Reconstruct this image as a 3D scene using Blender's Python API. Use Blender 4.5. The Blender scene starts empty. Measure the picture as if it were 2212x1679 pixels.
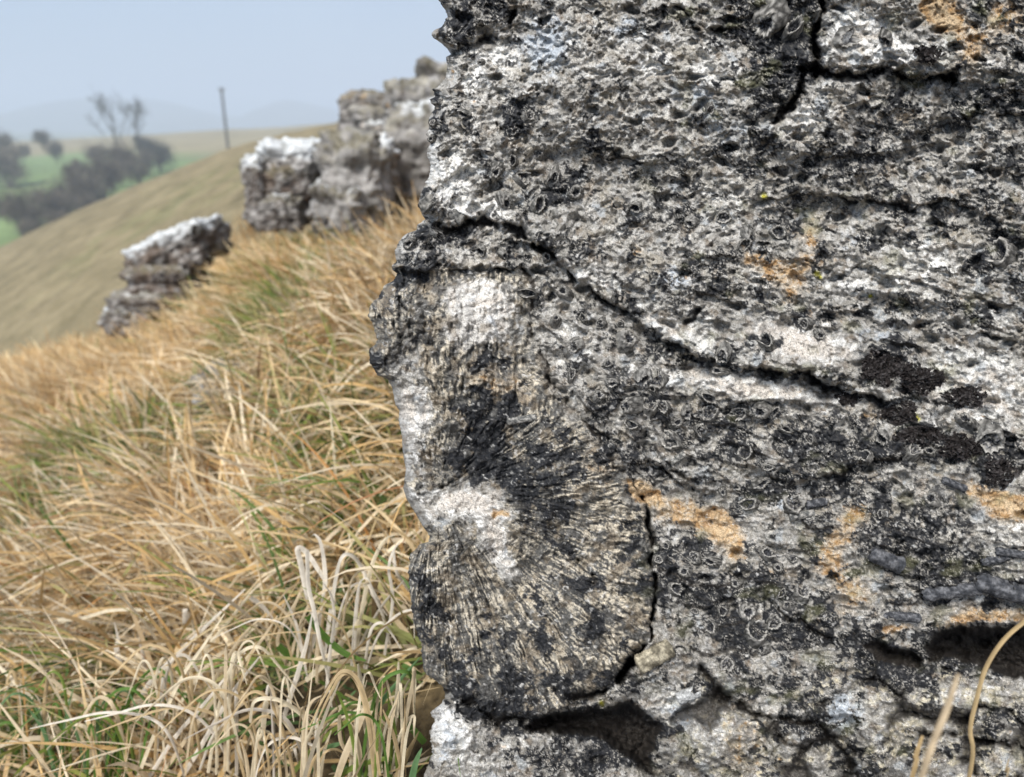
import bpy, math, random
import numpy as np
from math import radians

# ------------------------------------------------------------------ camera
SC = bpy.context.scene
COL = SC.collection
F_PX, CX, CY = 1671.0, 1106.0, 840.0          # lens in pixels of a 2212 wide picture
PITCH = radians(18.7)
SP, CP = math.sin(PITCH), math.cos(PITCH)
cam_d = bpy.data.cameras.new("camera")
cam = bpy.data.objects.new("camera", cam_d)
COL.objects.link(cam)
cam.location = (0, 0, 0)
cam.rotation_euler = (radians(90) - PITCH, 0, 0)
cam_d.sensor_width = 36
cam_d.lens = 36 * F_PX / 2212
cam_d.clip_start = 0.02
cam_d.clip_end = 6000
cam_d.dof.use_dof = True
cam_d.dof.focus_distance = 0.45
cam_d.dof.aperture_fstop = 7.5
SC.camera = cam

# ------------------------------------------------------------------ world, sun, exposure
SUN_EL, SUN_AZ = 50.0, -30.0      # high, behind the camera and to its left, through thick cloud
world = bpy.data.worlds.new("World")
SC.world = world
world.use_nodes = True
wn, wl = world.node_tree.nodes, world.node_tree.links
wn.clear()
w_out = wn.new("ShaderNodeOutputWorld")
w_bg = wn.new("ShaderNodeBackground")
w_bg2 = wn.new("ShaderNodeBackground")
w_add = wn.new("ShaderNodeAddShader")
sky = wn.new("ShaderNodeTexSky")
sky.sky_type = 'NISHITA'
sky.sun_disc = False
sky.sun_elevation = radians(SUN_EL)
sky.sun_rotation = radians(180 + SUN_AZ)
sky.air_density = 1.0
sky.dust_density = 3.0
w_bg.inputs["Strength"].default_value = 0.05
wl.new(sky.outputs[0], w_bg.inputs[0])
# the cloud layer: pale grey blue with very soft, broad variation
tc = wn.new("ShaderNodeTexCoord")
nz = wn.new("ShaderNodeTexNoise")
nz.inputs["Scale"].default_value = 1.6
nz.inputs["Detail"].default_value = 3
rmp = wn.new("ShaderNodeValToRGB")
rmp.color_ramp.elements[0].position = 0.38
rmp.color_ramp.elements[0].color = (0.30, 0.41, 0.61, 1)
rmp.color_ramp.elements[1].position = 0.62
rmp.color_ramp.elements[1].color = (0.48, 0.58, 0.73, 1)
wl.new(tc.outputs["Generated"], nz.inputs["Vector"])
wl.new(nz.outputs["Fac"], rmp.inputs[0])
wl.new(rmp.outputs[0], w_bg2.inputs[0])
w_bg2.inputs["Strength"].default_value = 0.50
wl.new(w_bg.outputs[0], w_add.inputs[0])
wl.new(w_bg2.outputs[0], w_add.inputs[1])
wl.new(w_add.outputs[0], w_out.inputs["Surface"])

sun_d = bpy.data.lights.new("sun", 'SUN')
sun_d.energy = 3.9
sun_d.angle = radians(20)
sun_d.color = (1.0, 0.98, 0.95)
sun = bpy.data.objects.new("sun", sun_d)
COL.objects.link(sun)
sun.rotation_euler = (radians(90 - SUN_EL), 0, radians(SUN_AZ))

SC.view_settings.view_transform = 'Standard'
SC.view_settings.look = 'None'
SC.view_settings.exposure = 0.45
SC.view_settings.gamma = 1.0
SC.view_settings.use_curve_mapping = False
SC.cycles.max_bounces = 6
SC.cycles.diffuse_bounces = 3
SC.cycles.volume_bounces = 1
SC.cycles.transparent_max_bounces = 8
SC.cycles.use_denoising = True

# ------------------------------------------------------------------ numeric helpers
def ray(px, py):
    xc = (np.asarray(px, float) - CX) / F_PX
    yc = (CY - np.asarray(py, float)) / F_PX
    return np.stack([xc, CP + yc * SP, -SP + yc * CP], -1)

def _h(ix, iy, iz, s):
    v = (ix.astype(np.int64) * 374761393 + iy.astype(np.int64) * 668265263 + iz * 2147483647 + s * 1274126177) & 0xFFFFFFFF
    v = ((v ^ (v >> 13)) * 1274126177) & 0xFFFFFFFF
    v = ((v ^ (v >> 16)) * 2246822519) & 0xFFFFFFFF
    return ((v ^ (v >> 15)) & 0xFFFFFF).astype(np.float32) / 16777216.0

def n2(x, y, s=0):
    """gradient noise, about -1..1"""
    x = np.asarray(x, np.float32); y = np.asarray(y, np.float32)
    x0 = np.floor(x); y0 = np.floor(y)
    fx = x - x0; fy = y - y0
    u = fx * fx * fx * (fx * (fx * 6 - 15) + 10)
    v = fy * fy * fy * (fy * (fy * 6 - 15) + 10)
    def g(dx, dy):
        a = _h(x0 + dx, y0 + dy, 0, s) * (2 * math.pi)
        return np.cos(a) * (fx - dx) + np.sin(a) * (fy - dy)
    a = g(0, 0) * (1 - u) + g(1, 0) * u
    b = g(0, 1) * (1 - u) + g(1, 1) * u
    return (a * (1 - v) + b * v) * 1.5

def fbm2(x, y, o=4, s=0, gain=0.5, lac=2.03):
    t = 0; a = 1; tot = 0
    for i in range(o):
        t = t + a * n2(x, y, s + i * 17); tot += a
        x = x * lac + 3.1; y = y * lac - 1.7; a *= gain
    return t / tot * 1.35

def n3(x, y, z, s=0):
    x0 = np.floor(x); y0 = np.floor(y); z0 = np.floor(z)
    fx, fy, fz = x - x0, y - y0, z - z0
    u, v, w = [q * q * (3 - 2 * q) for q in (fx, fy, fz)]
    def c(dx, dy, dz):
        return _h(x0 + dx, y0 + dy, (z0 + dz).astype(np.int64), s) * 2 - 1
    def l(a, b, k): return a * (1 - k) + b * k
    return l(l(l(c(0,0,0), c(1,0,0), u), l(c(0,1,0), c(1,1,0), u), v),
             l(l(c(0,0,1), c(1,0,1), u), l(c(0,1,1), c(1,1,1), u), v), w)

def fbm3(P, sc, o=4, s=0):
    x, y, z = P[:, 0] * sc, P[:, 1] * sc, P[:, 2] * sc
    t = 0; a = 1; tot = 0
    for i in range(o):
        t = t + a * n3(x, y, z, s + i * 11); tot += a
        x, y, z = x * 2.03 + 1.3, y * 2.03 - 4.1, z * 2.03 + 2.2; a *= 0.5
    return t / tot

def worley(x, y, s=0):
    """distance to the nearest and the id of the cell point"""
    x0 = np.floor(x); y0 = np.floor(y)
    best = np.full(x.shape, 9.0, np.float32); idv = np.zeros(x.shape, np.float32)
    for dx in (-1, 0, 1):
        for dy in (-1, 0, 1):
            cx = x0 + dx; cy = y0 + dy
            px = cx + _h(cx, cy, 0, s); py = cy + _h(cx, cy, 1, s)
            d = np.hypot(px - x, py - y)
            m = d < best
            best = np.where(m, d, best); idv = np.where(m, _h(cx, cy, 2, s), idv)
    return best, idv

def sst(a, b, x):
    t = np.clip((x - a) / (b - a), 0, 1)
    return t * t * (3 - 2 * t)

def mix(a, b, k):
    k = np.asarray(k)[..., None]
    return a * (1 - k) + np.asarray(b, np.float32) * k

# ------------------------------------------------------------------ mesh helpers
def mesh_np(name, V, Fq, col=None, smooth=True, tris=False):
    """V (n,3), Fq (m,4) or (m,3)"""
    me = bpy.data.meshes.new(name)
    V = np.asarray(V, np.float32); Fq = np.asarray(Fq, np.int32)
    k = Fq.shape[1]
    me.vertices.add(len(V)); me.vertices.foreach_set("co", V.ravel())
    me.loops.add(Fq.size); me.loops.foreach_set("vertex_index", Fq.ravel())
    me.polygons.add(len(Fq))
    me.polygons.foreach_set("loop_start", np.arange(0, Fq.size, k, dtype=np.int32))
    me.polygons.foreach_set("loop_total", np.full(len(Fq), k, np.int32))
    me.polygons.foreach_set("use_smooth", np.full(len(Fq), smooth, bool))
    if col is not None:
        at = me.attributes.new("tint", 'FLOAT_COLOR', 'POINT')
        c = np.ones((len(V), 4), np.float32); c[:, :3] = np.clip(col, 0.004, 0.95)
        at.data.foreach_set("color", c.ravel())
    me.update(calc_edges=True)
    return me

def link(name, me, mat, parent=None, **props):
    o = bpy.data.objects.new(name, me)
    COL.objects.link(o)
    if me is not None and mat is not None and len(me.materials) == 0:
        me.materials.append(mat)
    if parent is not None:
        o.parent = parent
        o.matrix_parent_inverse = parent.matrix_world.inverted() if False else o.matrix_parent_inverse
    for k, v in props.items():
        if v is not None: o[k] = v
    return o

def empty(name, loc, label, cat, group=None, rz=0):
    o = bpy.data.objects.new(name, None)
    COL.objects.link(o)
    o.location = loc; o.rotation_euler = (0, 0, rz)
    o.empty_display_size = 0.02
    o["label"] = label; o["category"] = cat
    if group: o["group"] = group
    return o

def grid_faces(nr, nc):
    i = np.arange(nr * nc).reshape(nr, nc)
    return np.stack([i[:-1, :-1], i[1:, :-1], i[1:, 1:], i[:-1, 1:]], -1).reshape(-1, 4)

# ------------------------------------------------------------------ materials
def new_mat(name):
    m = bpy.data.materials.new(name); m.use_nodes = True
    n = m.node_tree.nodes; l = m.node_tree.links
    b = n["Principled BSDF"]
    return m, n, l, b

def tint_mat(name, rough=0.9, spec=0.2, nscale=900.0, namt=0.25, bump=0.0, bscale=1200.0, bdist=0.001, transl=0.0):
    """per-point tint times a fine procedural grain, with fine relief"""
    m, n, l, b = new_mat(name)
    at = n.new("ShaderNodeAttribute"); at.attribute_name = "tint"
    tc = n.new("ShaderNodeTexCoord")
    no = n.new("ShaderNodeTexNoise"); no.inputs["Scale"].default_value = nscale; no.inputs["Detail"].default_value = 3
    l.new(tc.outputs["Object"], no.inputs["Vector"])
    mr = n.new("ShaderNodeMapRange")
    mr.inputs["From Min"].default_value = 0.3; mr.inputs["From Max"].default_value = 0.7
    mr.inputs["To Min"].default_value = 1 - namt; mr.inputs["To Max"].default_value = 1 + namt
    l.new(no.outputs["Fac"], mr.inputs["Value"])
    mx = n.new("ShaderNodeVectorMath"); mx.operation = 'SCALE'
    l.new(at.outputs["Color"], mx.inputs[0]); l.new(mr.outputs[0], mx.inputs["Scale"])
    l.new(mx.outputs[0], b.inputs["Base Color"])
    b.inputs["Roughness"].default_value = rough
    b.inputs["Specular IOR Level"].default_value = spec
    if bump > 0:
        n2_ = n.new("ShaderNodeTexNoise"); n2_.inputs["Scale"].default_value = bscale; n2_.inputs["Detail"].default_value = 4
        l.new(tc.outputs["Object"], n2_.inputs["Vector"])
        bp = n.new("ShaderNodeBump"); bp.inputs["Strength"].default_value = bump; bp.inputs["Distance"].default_value = bdist
        l.new(n2_.outputs["Fac"], bp.inputs["Height"]); l.new(bp.outputs[0], b.inputs["Normal"])
    if transl > 0:
        tr = n.new("ShaderNodeBsdfTranslucent"); ms = n.new("ShaderNodeMixShader")
        ms.inputs[0].default_value = transl
        l.new(mx.outputs[0], tr.inputs["Color"])
        l.new(b.outputs[0], ms.inputs[1]); l.new(tr.outputs[0], ms.inputs[2])
        l.new(ms.outputs[0], n["Material Output"].inputs["Surface"])
    return m

M_ROCK = tint_mat("weathered_limestone", 0.92, 0.15, 1500, 0.45, 0.6, 1700, 0.0012)
M_BOULDER = tint_mat("far_limestone", 0.92, 0.15, 60, 0.35, 0.6, 90, 0.01)
M_FOSSIL = tint_mat("fossil_calcite", 0.9, 0.15, 3.2, 0.45, 0.7, 5.0, 0.001)
M_LICHEN = tint_mat("black_lichen", 0.6, 0.3, 900, 0.4)
M_GRASS = tint_mat("grass_blade", 0.65, 0.25, 180, 0.15, transl=0.22)
M_TWIG = tint_mat("winter_twigs", 0.9, 0.1, 2, 0.2)
M_BARK = tint_mat("bark", 0.95, 0.1, 8, 0.3)

def ground_mat(name, cols, scale, fine, bump=0.5, bdist=0.02):
    """mottled turf: three procedural colours mixed by two noises over the tint"""
    m, n, l, b = new_mat(name)
    at = n.new("ShaderNodeAttribute"); at.attribute_name = "tint"
    tc = n.new("ShaderNodeTexCoord")
    a = n.new("ShaderNodeTexNoise"); a.inputs["Scale"].default_value = scale; a.inputs["Detail"].default_value = 6
    a.inputs["Roughness"].default_value = 0.65
    c = n.new("ShaderNodeTexNoise"); c.inputs["Scale"].default_value = fine; c.inputs["Detail"].default_value = 5
    l.new(tc.outputs["Object"], a.inputs["Vector"]); l.new(tc.outputs["Object"], c.inputs["Vector"])
    r = n.new("ShaderNodeValToRGB")
    r.color_ramp.elements[0].position = 0.32; r.color_ramp.elements[0].color = (*cols[0], 1)
    r.color_ramp.elements[1].position = 0.68; r.color_ramp.elements[1].color = (*cols[2], 1)
    e = r.color_ramp.elements.new(0.5); e.color = (*cols[1], 1)
    ad = n.new("ShaderNodeMath"); ad.operation = 'ADD'
    sb = n.new("ShaderNodeMath"); sb.operation = 'MULTIPLY_ADD'; sb.inputs[1].default_value = 0.5; sb.inputs[2].default_value = -0.25
    l.new(c.outputs["Fac"], sb.inputs[0]); l.new(a.outputs["Fac"], ad.inputs[0]); l.new(sb.outputs[0], ad.inputs[1])
    l.new(ad.outputs[0], r.inputs[0])
    mx = n.new("ShaderNodeMix"); mx.data_type = 'RGBA'; mx.blend_type = 'MULTIPLY'; mx.inputs[0].default_value = 1
    l.new(r.outputs[0], mx.inputs[6]); l.new(at.outputs["Color"], mx.inputs[7])
    l.new(mx.outputs[2], b.inputs["Base Color"])
    b.inputs["Roughness"].default_value = 0.95; b.inputs["Specular IOR Level"].default_value = 0.1
    bp = n.new("ShaderNodeBump"); bp.inputs["Strength"].default_value = bump; bp.inputs["Distance"].default_value = bdist
    l.new(c.outputs["Fac"], bp.inputs["Height"]); l.new(bp.outputs[0], b.inputs["Normal"])
    return m

# ------------------------------------------------------------------ ground near the camera
GH, Y1 = 0.55, 4.0
EA = np.array([-1.5, -.69, -.526, -.426, -.327, -.24, -.12, 0, .3, 1.5])
EE = np.array([-.72, -.322, -.282, -.232, -.160, -.150, -.128, -.09, .02, .6])
def ground_z(x, y):
    x = np.asarray(x, float); y = np.asarray(y, float)
    ys = np.maximum(y, 0.05)
    lin = .50 * x + .03 * y
    crv = np.interp(x / ys, EA, EE) * ys
    w = sst(1.0, 2.6, y)
    z = -GH + lin * (1 - w) + crv * w + (2 * GH / Y1) * y - np.where(y > 0, GH * y * y / Y1 ** 2, 0)
    z = z - .17 * sst(-.02, .22, x) * sst(.62, .36, y)
    z = z + 0.030 * fbm2(x * 2.2, y * 2.2, 3, 5) * np.clip(0.3 + np.abs(y) / 3, 0, 1.2)
    return z

def ground_hit(px, py):
    r = ray(px, py)
    t = np.linspace(0.15, 7, 3000)
    P = r[None, :] * t[:, None]
    d = P[:, 2] - ground_z(P[:, 0], P[:, 1])
    k = np.argmax(d < 0) if (d < 0).any() else int(np.argmin(d / t))
    return P[k], t[k]

gx = np.concatenate([np.linspace(-14, -3.2, 25)[:-1], np.linspace(-3.2, 2.4, 190), np.linspace(2.4, 14, 25)[1:]])
gy = np.concatenate([np.linspace(-12, -0.5, 20)[:-1], np.linspace(-0.5, 7.0, 230)])
GX, GY = np.meshgrid(gx, gy)
GZ = ground_z(GX, GY)
tn = 0.75 + 0.5 * (fbm2(GX * 3, GY * 3, 3, 44) * .5 + .5)
gcol = np.stack([tn, tn, tn], -1)
M_SOIL = ground_mat("thatch_and_soil", [(.035, .026, .015), (.13, .095, .05), (.26, .19, .10)], 7, 70, 0.8, 0.02)
me = mesh_np("ground", np.stack([GX, GY, GZ], -1).reshape(-1, 3), grid_faces(*GX.shape)[:, ::-1], gcol.reshape(-1, 3))
link("ground", me, M_SOIL, kind="structure")

# ------------------------------------------------------------------ hillside, valley, plain, hills
def polar_sheet(name, a, Y, efun, colfun, mat, rough=0.0, rs=0.1):
    A, YY = np.meshgrid(a, Y)
    X = A * YY
    Z = efun(A, YY) * YY
    if rough: Z = Z + rough * fbm2(X * rs, YY * rs, 4, 31)
    me = mesh_np(name, np.stack([X, YY, Z], -1).reshape(-1, 3), grid_faces(*A.shape)[:, ::-1], colfun(A, X, YY).reshape(-1, 3))
    return link(name, me, mat, kind="structure")

aa = np.concatenate([np.linspace(-2.2, -.8, 20)[:-1], np.linspace(-.8, .1, 180), np.linspace(.1, 2.2, 30)[1:]])
CA = np.array([-2.2, -.80, -.657, -.55, -.423, -.3515, -.28, -.2066, 0, 2.2])
CE = np.array([-.6, -.20, -.146, -.100, -.052, -.026, -.008, .006, .04, .25])
def hill_e(A, Y):
    crest = np.interp(A, CA, CE)
    low = crest - .06 - .19 * np.clip((-A - .1) / .5, 0, 1.5)
    low = np.minimum(low, np.interp(A, EA, EE) - .035)
    k = (Y - 4.5) / (38 - 4.5)
    e = low + (crest - low) * sst(0, 1, np.clip(k, 0, 1) ** 0.62)
    e = np.where(Y > 38, crest - 0.012 * (Y - 38), e)
    return e
def hill_col(A, X, Y):
    t = 1 + .42 * fbm2(X * 1.1, Y * .55, 4, 7)
    c = np.stack([t, t, t], -1)
    g = sst(.1, .6, fbm2(X * .12, Y * .1, 3, 77))
    return mix(c, np.stack([t * .80, t * .95, t * .75], -1), .6 * g)
M_HILL = ground_mat("dry_winter_turf", [(.15, .125, .065), (.235, .19, .105), (.32, .26, .15)], 1.1, 9, 0.5, 0.05)
polar_sheet("hillside", aa, np.concatenate([np.linspace(4.5, 38, 120), np.linspace(38.5, 50, 14)]), hill_e, hill_col, M_HILL, 0.06, 0.6)

FY = np.array([30, 45, 52, 60, 75, 90, 120, 160, 200, 230, 300])
FE = np.array([-.24, -.152, -.125, -.104, -.078, -.058, -.037, -.021, -.013, -.014, -.03])
def field_e(A, Y):
    return np.interp(Y, FY, FE) + np.clip((A + .52), -.5, .45) * np.interp(Y, [30, 90, 200, 300], [.10, .06, .055, .04])
def field_col(A, X, Y):
    n = fbm2(X * .02, Y * .02, 3, 9)
    g = (1 - sst(108, 135, Y + n * 22 + (A + .5) * 40)) * (1 - sst(-.3, -.1, A))
    t = 1 + .15 * fbm2(X * .1, Y * .1, 3, 3)
    brown = np.stack([t * .27, t * .225, t * .13], -1)
    green = np.stack([t * .165, t * .225, t * .085], -1)
    return mix(brown, green, g)
M_FIELD = ground_mat("pasture", [(.85, .85, .85), (1, 1, 1), (1.1, 1.1, 1.1)], .05, .4, 0.2, 0.1)
polar_sheet("field", aa, np.linspace(30, 300, 130), field_e, field_col, M_FIELD, 0.4, .03)

def plain_e(A, Y): return np.interp(Y, [220, 320, 700, 1600], [-.03, -.018, -.006, -.003])
def plain_col(A, X, Y):
    t = 1 + .5 * fbm2(X * .006, Y * .006, 3, 12)
    return np.stack([t * .16, t * .17, t * .11], -1)
polar_sheet("plain", np.linspace(-1.4, 1.4, 60), np.linspace(220, 1560, 60), plain_e, plain_col, M_FIELD, 1.0, .01)

def far_hill(name, a0, e0, wl, wr, Y0, depth, seed, label=None):
    a = np.linspace(a0 - 3 * wl, a0 + 3 * wr, 80); q = np.linspace(-1, 1, 24)
    A, Q = np.meshgrid(a, q)
    YY = Y0 + depth * Q
    prof = np.exp(-((A - a0) / np.where(A < a0, wl, wr)) ** 2) * (1 + .12 * fbm2(A * 22, A * 0 + seed, 3, seed))
    Z = e0 * Y0 * prof * (1 - Q * Q) ** .8 - 8
    t = .14 + .03 * fbm2(A * 20, Q * 3, 3, seed)
    me = mesh_np(name, np.stack([A * Y0, YY, Z], -1).reshape(-1, 3), grid_faces(*A.shape)[:, ::-1], np.stack([t, t, t * .8], -1).reshape(-1, 3))
    link(name, me, M_FIELD, kind="structure")
far_hill("hill", -.49, .042, .10, .16, 1000, 200, 3)
far_hill("hill", -.27, .037, .045, .09, 1080, 180, 8)

# haze: one closed box round camera and scene
def box_mesh(name, x0, x1, y0, y1, z0, z1):
    v = [(x, y, z) for x in (x0, x1) for y in (y0, y1) for z in (z0, z1)]
    f = [(0, 1, 3, 2), (4, 6, 7, 5), (0, 4, 5, 1), (2, 3, 7, 6), (0, 2, 6, 4), (1, 5, 7, 3)]
    me = bpy.data.meshes.new(name); me.from_pydata(v, [], f); return me
m_h, nn, ll, bb = new_mat("mist")
nn.remove(bb)
pv = nn.new("ShaderNodeVolumePrincipled")
pv.inputs["Color"].default_value = (.74, .82, .94, 1)
pv.inputs["Density"].default_value = 0.0023
pv.inputs["Anisotropy"].default_value = 0.0
ll.new(pv.outputs[0], nn["Material Output"].inputs["Volume"])
link("haze", box_mesh("haze", -2600, 2600, -60, 1700, -55, 62), m_h, kind="stuff")

# ------------------------------------------------------------------ THE ROCK
SIL = [(946,-60),(944,-20),(946,0),(950,8),(960,20),(966,33),(962,48),(956,59),(942,64),(933,70),(935,82),(948,90),(959,101),(968,110),(974,118),(964,124),
(966,140),(964,163),(953,183),(946,189),(933,193),(940,209),(927,216),(933,224),(942,230),(936,240),(925,255),(927,281),(920,288),(930,310),(920,333),
(930,353),(927,379),(915,405),(905,431),(909,457),(918,474),(903,486),(896,500),(880,504),(868,513),(858,529),(852,549),(856,565),(847,575),(848,583),(858,592),(850,606),
(830,617),(817,644),(799,658),(796,685),(810,713),(816,735),(806,748),(796,757),(799,785),(817,812),(837,820),(847,839),(854,874),(863,887),(861,908),(868,942),
(870,976),(877,1017),(871,1055),(878,1079),(895,1106),(912,1135),(928,1160),(924,1172),(906,1176),(886,1198),(881,1235),(886,1283),(893,1345),(910,1393),(914,1452),
(936,1468),(955,1483),(962,1508),(945,1528),(928,1540),(938,1559),(928,1584),(932,1632),(920,1660),(915,1680),(908,1760),(890,1900),(880,2100)]
SIL = np.array(sorted(SIL, key=lambda p: p[1]), float)

rows = np.concatenate([np.linspace(-560, -30, 90)[:-1], np.arange(-30, 1712, 2.1), np.linspace(1712, 2080, 60)[1:]])
cl = np.concatenate([np.arange(780, 2236, 2.15), np.linspace(2236, 3000, 34)[1:]])
nb = 52
R = len(rows)
def xs_of(py):
    b = np.interp(py, SIL[:, 1], SIL[:, 0])
    b = np.where(py < -60, 946 + 0.10 * (py + 60) , b)
    q = 1 - .7 * sst(800, 850, py) * sst(1180, 1130, py)
    return b + q * (3.2 * fbm2(py / 9.0, py * 0 + .5, 3, 90) + 1.8 * n2(py / 4.0, py * 0 + .2, 93))
xs = xs_of(rows)
PX = cl[None, :] + (xs[:, None] - 780) * np.clip((3000 - cl) / 2220, 0, 1)[None, :] ** 6
PY = np.repeat(rows[:, None], len(cl), 1)
PX = PX.astype(np.float32); PY = PY.astype(np.float32)
DE = PX - xs[:, None].astype(np.float32)             # distance from the free edge

# --- coarse maps drawn as polylines, polygons and blobs; looked up through a warp
MS = 4.0; MX0, MY0 = 640.0, -640.0
mw, mh = int((3080 - MX0) / MS), int((2140 - MY0) / MS)
MXX, MYY = np.meshgrid(MX0 + np.arange(mw) * MS, MY0 + np.arange(mh) * MS)
MXX = MXX.astype(np.float32); MYY = MYY.astype(np.float32)
def seg_dist(pts, closed=False):
    best = np.full(MXX.shape, 1e6, np.float32)
    pts = list(pts) + ([pts[0]] if closed else [])
    for (x0, y0), (x1, y1) in zip(pts[:-1], pts[1:]):
        dx, dy = x1 - x0, y1 - y0; L = dx * dx + dy * dy + 1e-6
        t = np.clip(((MXX - x0) * dx + (MYY - y0) * dy) / L, 0, 1)
        best = np.minimum(best, np.hypot(MXX - x0 - t * dx, MYY - y0 - t * dy))
    return best
def poly_sd(pts):
    ins = np.zeros(MXX.shape, bool)
    n = len(pts)
    for i in range(n):
        (x0, y0), (x1, y1) = pts[i], pts[(i + 1) % n]
        if y0 == y1: continue
        c = ((MYY >= min(y0, y1)) & (MYY < max(y0, y1)))
        xi = x0 + (MYY - y0) * (x1 - x0) / (y1 - y0)
        ins ^= c & (MXX < xi)
    d = seg_dist(pts, True)
    return np.where(ins, d, -d)
def look(m, x, y):
    fx = np.clip((x - MX0) / MS, 0, mw - 1.01); fy = np.clip((y - MY0) / MS, 0, mh - 1.01)
    ix = fx.astype(np.int32); iy = fy.astype(np.int32); fx = fx - ix; fy = fy - iy
    return (m[iy, ix] * (1 - fx) + m[iy, ix + 1] * fx) * (1 - fy) + (m[iy + 1, ix] * (1 - fx) + m[iy + 1, ix + 1] * fx) * fy
def blobs(lst):
    m = np.zeros(MXX.shape, np.float32)
    for b in lst:
        x, y, rx, ry, a = b[:5]; an = radians(b[5]) if len(b) > 5 else 0
        dx, dy = MXX - x, MYY - y
        u = dx * math.cos(an) + dy * math.sin(an); v = -dx * math.sin(an) + dy * math.cos(an)
        m += a * np.exp(-((u / rx) ** 2 + (v / ry) ** 2))
    return m

WX = PX + 9 * fbm2(PX / 42, PY / 42, 3, 1) + 3.5 * n2(PX / 11, PY / 11, 3)
WY = PY + 9 * fbm2(PX / 42, PY / 42, 3, 2) + 3.5 * n2(PX / 11, PY / 11, 4)
WX2 = PX + 16 * fbm2(PX / 60, PY / 60, 4, 21) ; WY2 = PY + 16 * fbm2(PX / 60, PY / 60, 4, 22)

COLONY = [(700,572),(850,574),(1000,580),(1125,584),(1150,660),(1160,740),(1190,830),(1250,900),(1300,960),(1345,1005),(1388,1080),(1410,1200),(1418,1280),(1402,1370),(1370,1430),
          (1310,1488),(1240,1520),(1180,1546),(1080,1552),(1000,1510),(955,1482),(700,1478)]
BASEL = [(700,1480),(955,1484),(1000,1512),(1080,1556),(1180,1550),(1240,1524),(1330,1535),(1395,1570),(1410,1620),(1450,1700),(1440,2200),(700,2200)]
TOPR = [(1772,-640),(1768,60),(1762,130),(1750,148),(1840,152),(1900,146),(1960,168),(2050,172),(2212,200),(3080,260),(3080,-640)]
NOTCH = [(1750,152),(1840,154),(1900,150),(1960,172),(2050,176),(1980,330),(1700,340),(1640,300),(1720,215)]
BASEM = [(1450,1700),(1420,1620),(1440,1560),(1480,1500),(1530,1440),(1600,1530),(1700,1555),(1761,1572),(1817,1632),(1852,1700),(1900,2200),(1440,2200)]
BASER = [(1852,1700),(1817,1632),(1761,1572),(1720,1500),(1800,1430),(1870,1400),(1960,1440),(2030,1440),(2110,1462),(2212,1486),(3080,1560),(3080,2200),(1900,2200)]
CAVR = [(1990,1400),(2022,1362),(2070,1345),(2140,1352),(2260,1340),(2500,1330),(2500,1490),(2212,1474),(2120,1448),(2050,1420),(2010,1440)]
CAVR2 = [(1860,1392),(1890,1378),(1930,1392),(1960,1400),(2000,1420),(1990,1450),(1940,1440),(1890,1430)]
CAVL = [(1235,1530),(1300,1522),(1370,1512),(1400,1540),(1440,1562),(1425,1592),(1405,1640),(1440,1700),(1370,1650),(1300,1600),(1240,1590),(1140,1580),(1120,1560)]

sd_col = poly_sd(COLONY); sd_bl = poly_sd(BASEL); sd_tr = poly_sd(TOPR); sd_nt = poly_sd(NOTCH)
sd_bm = poly_sd(BASEM); sd_br = poly_sd(BASER)
s_col, s_bl, s_tr, s_bm, s_br, s_nt = [look(m, WX, WY) for m in (sd_col, sd_bl, sd_tr, sd_bm, sd_br, sd_nt)]

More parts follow.
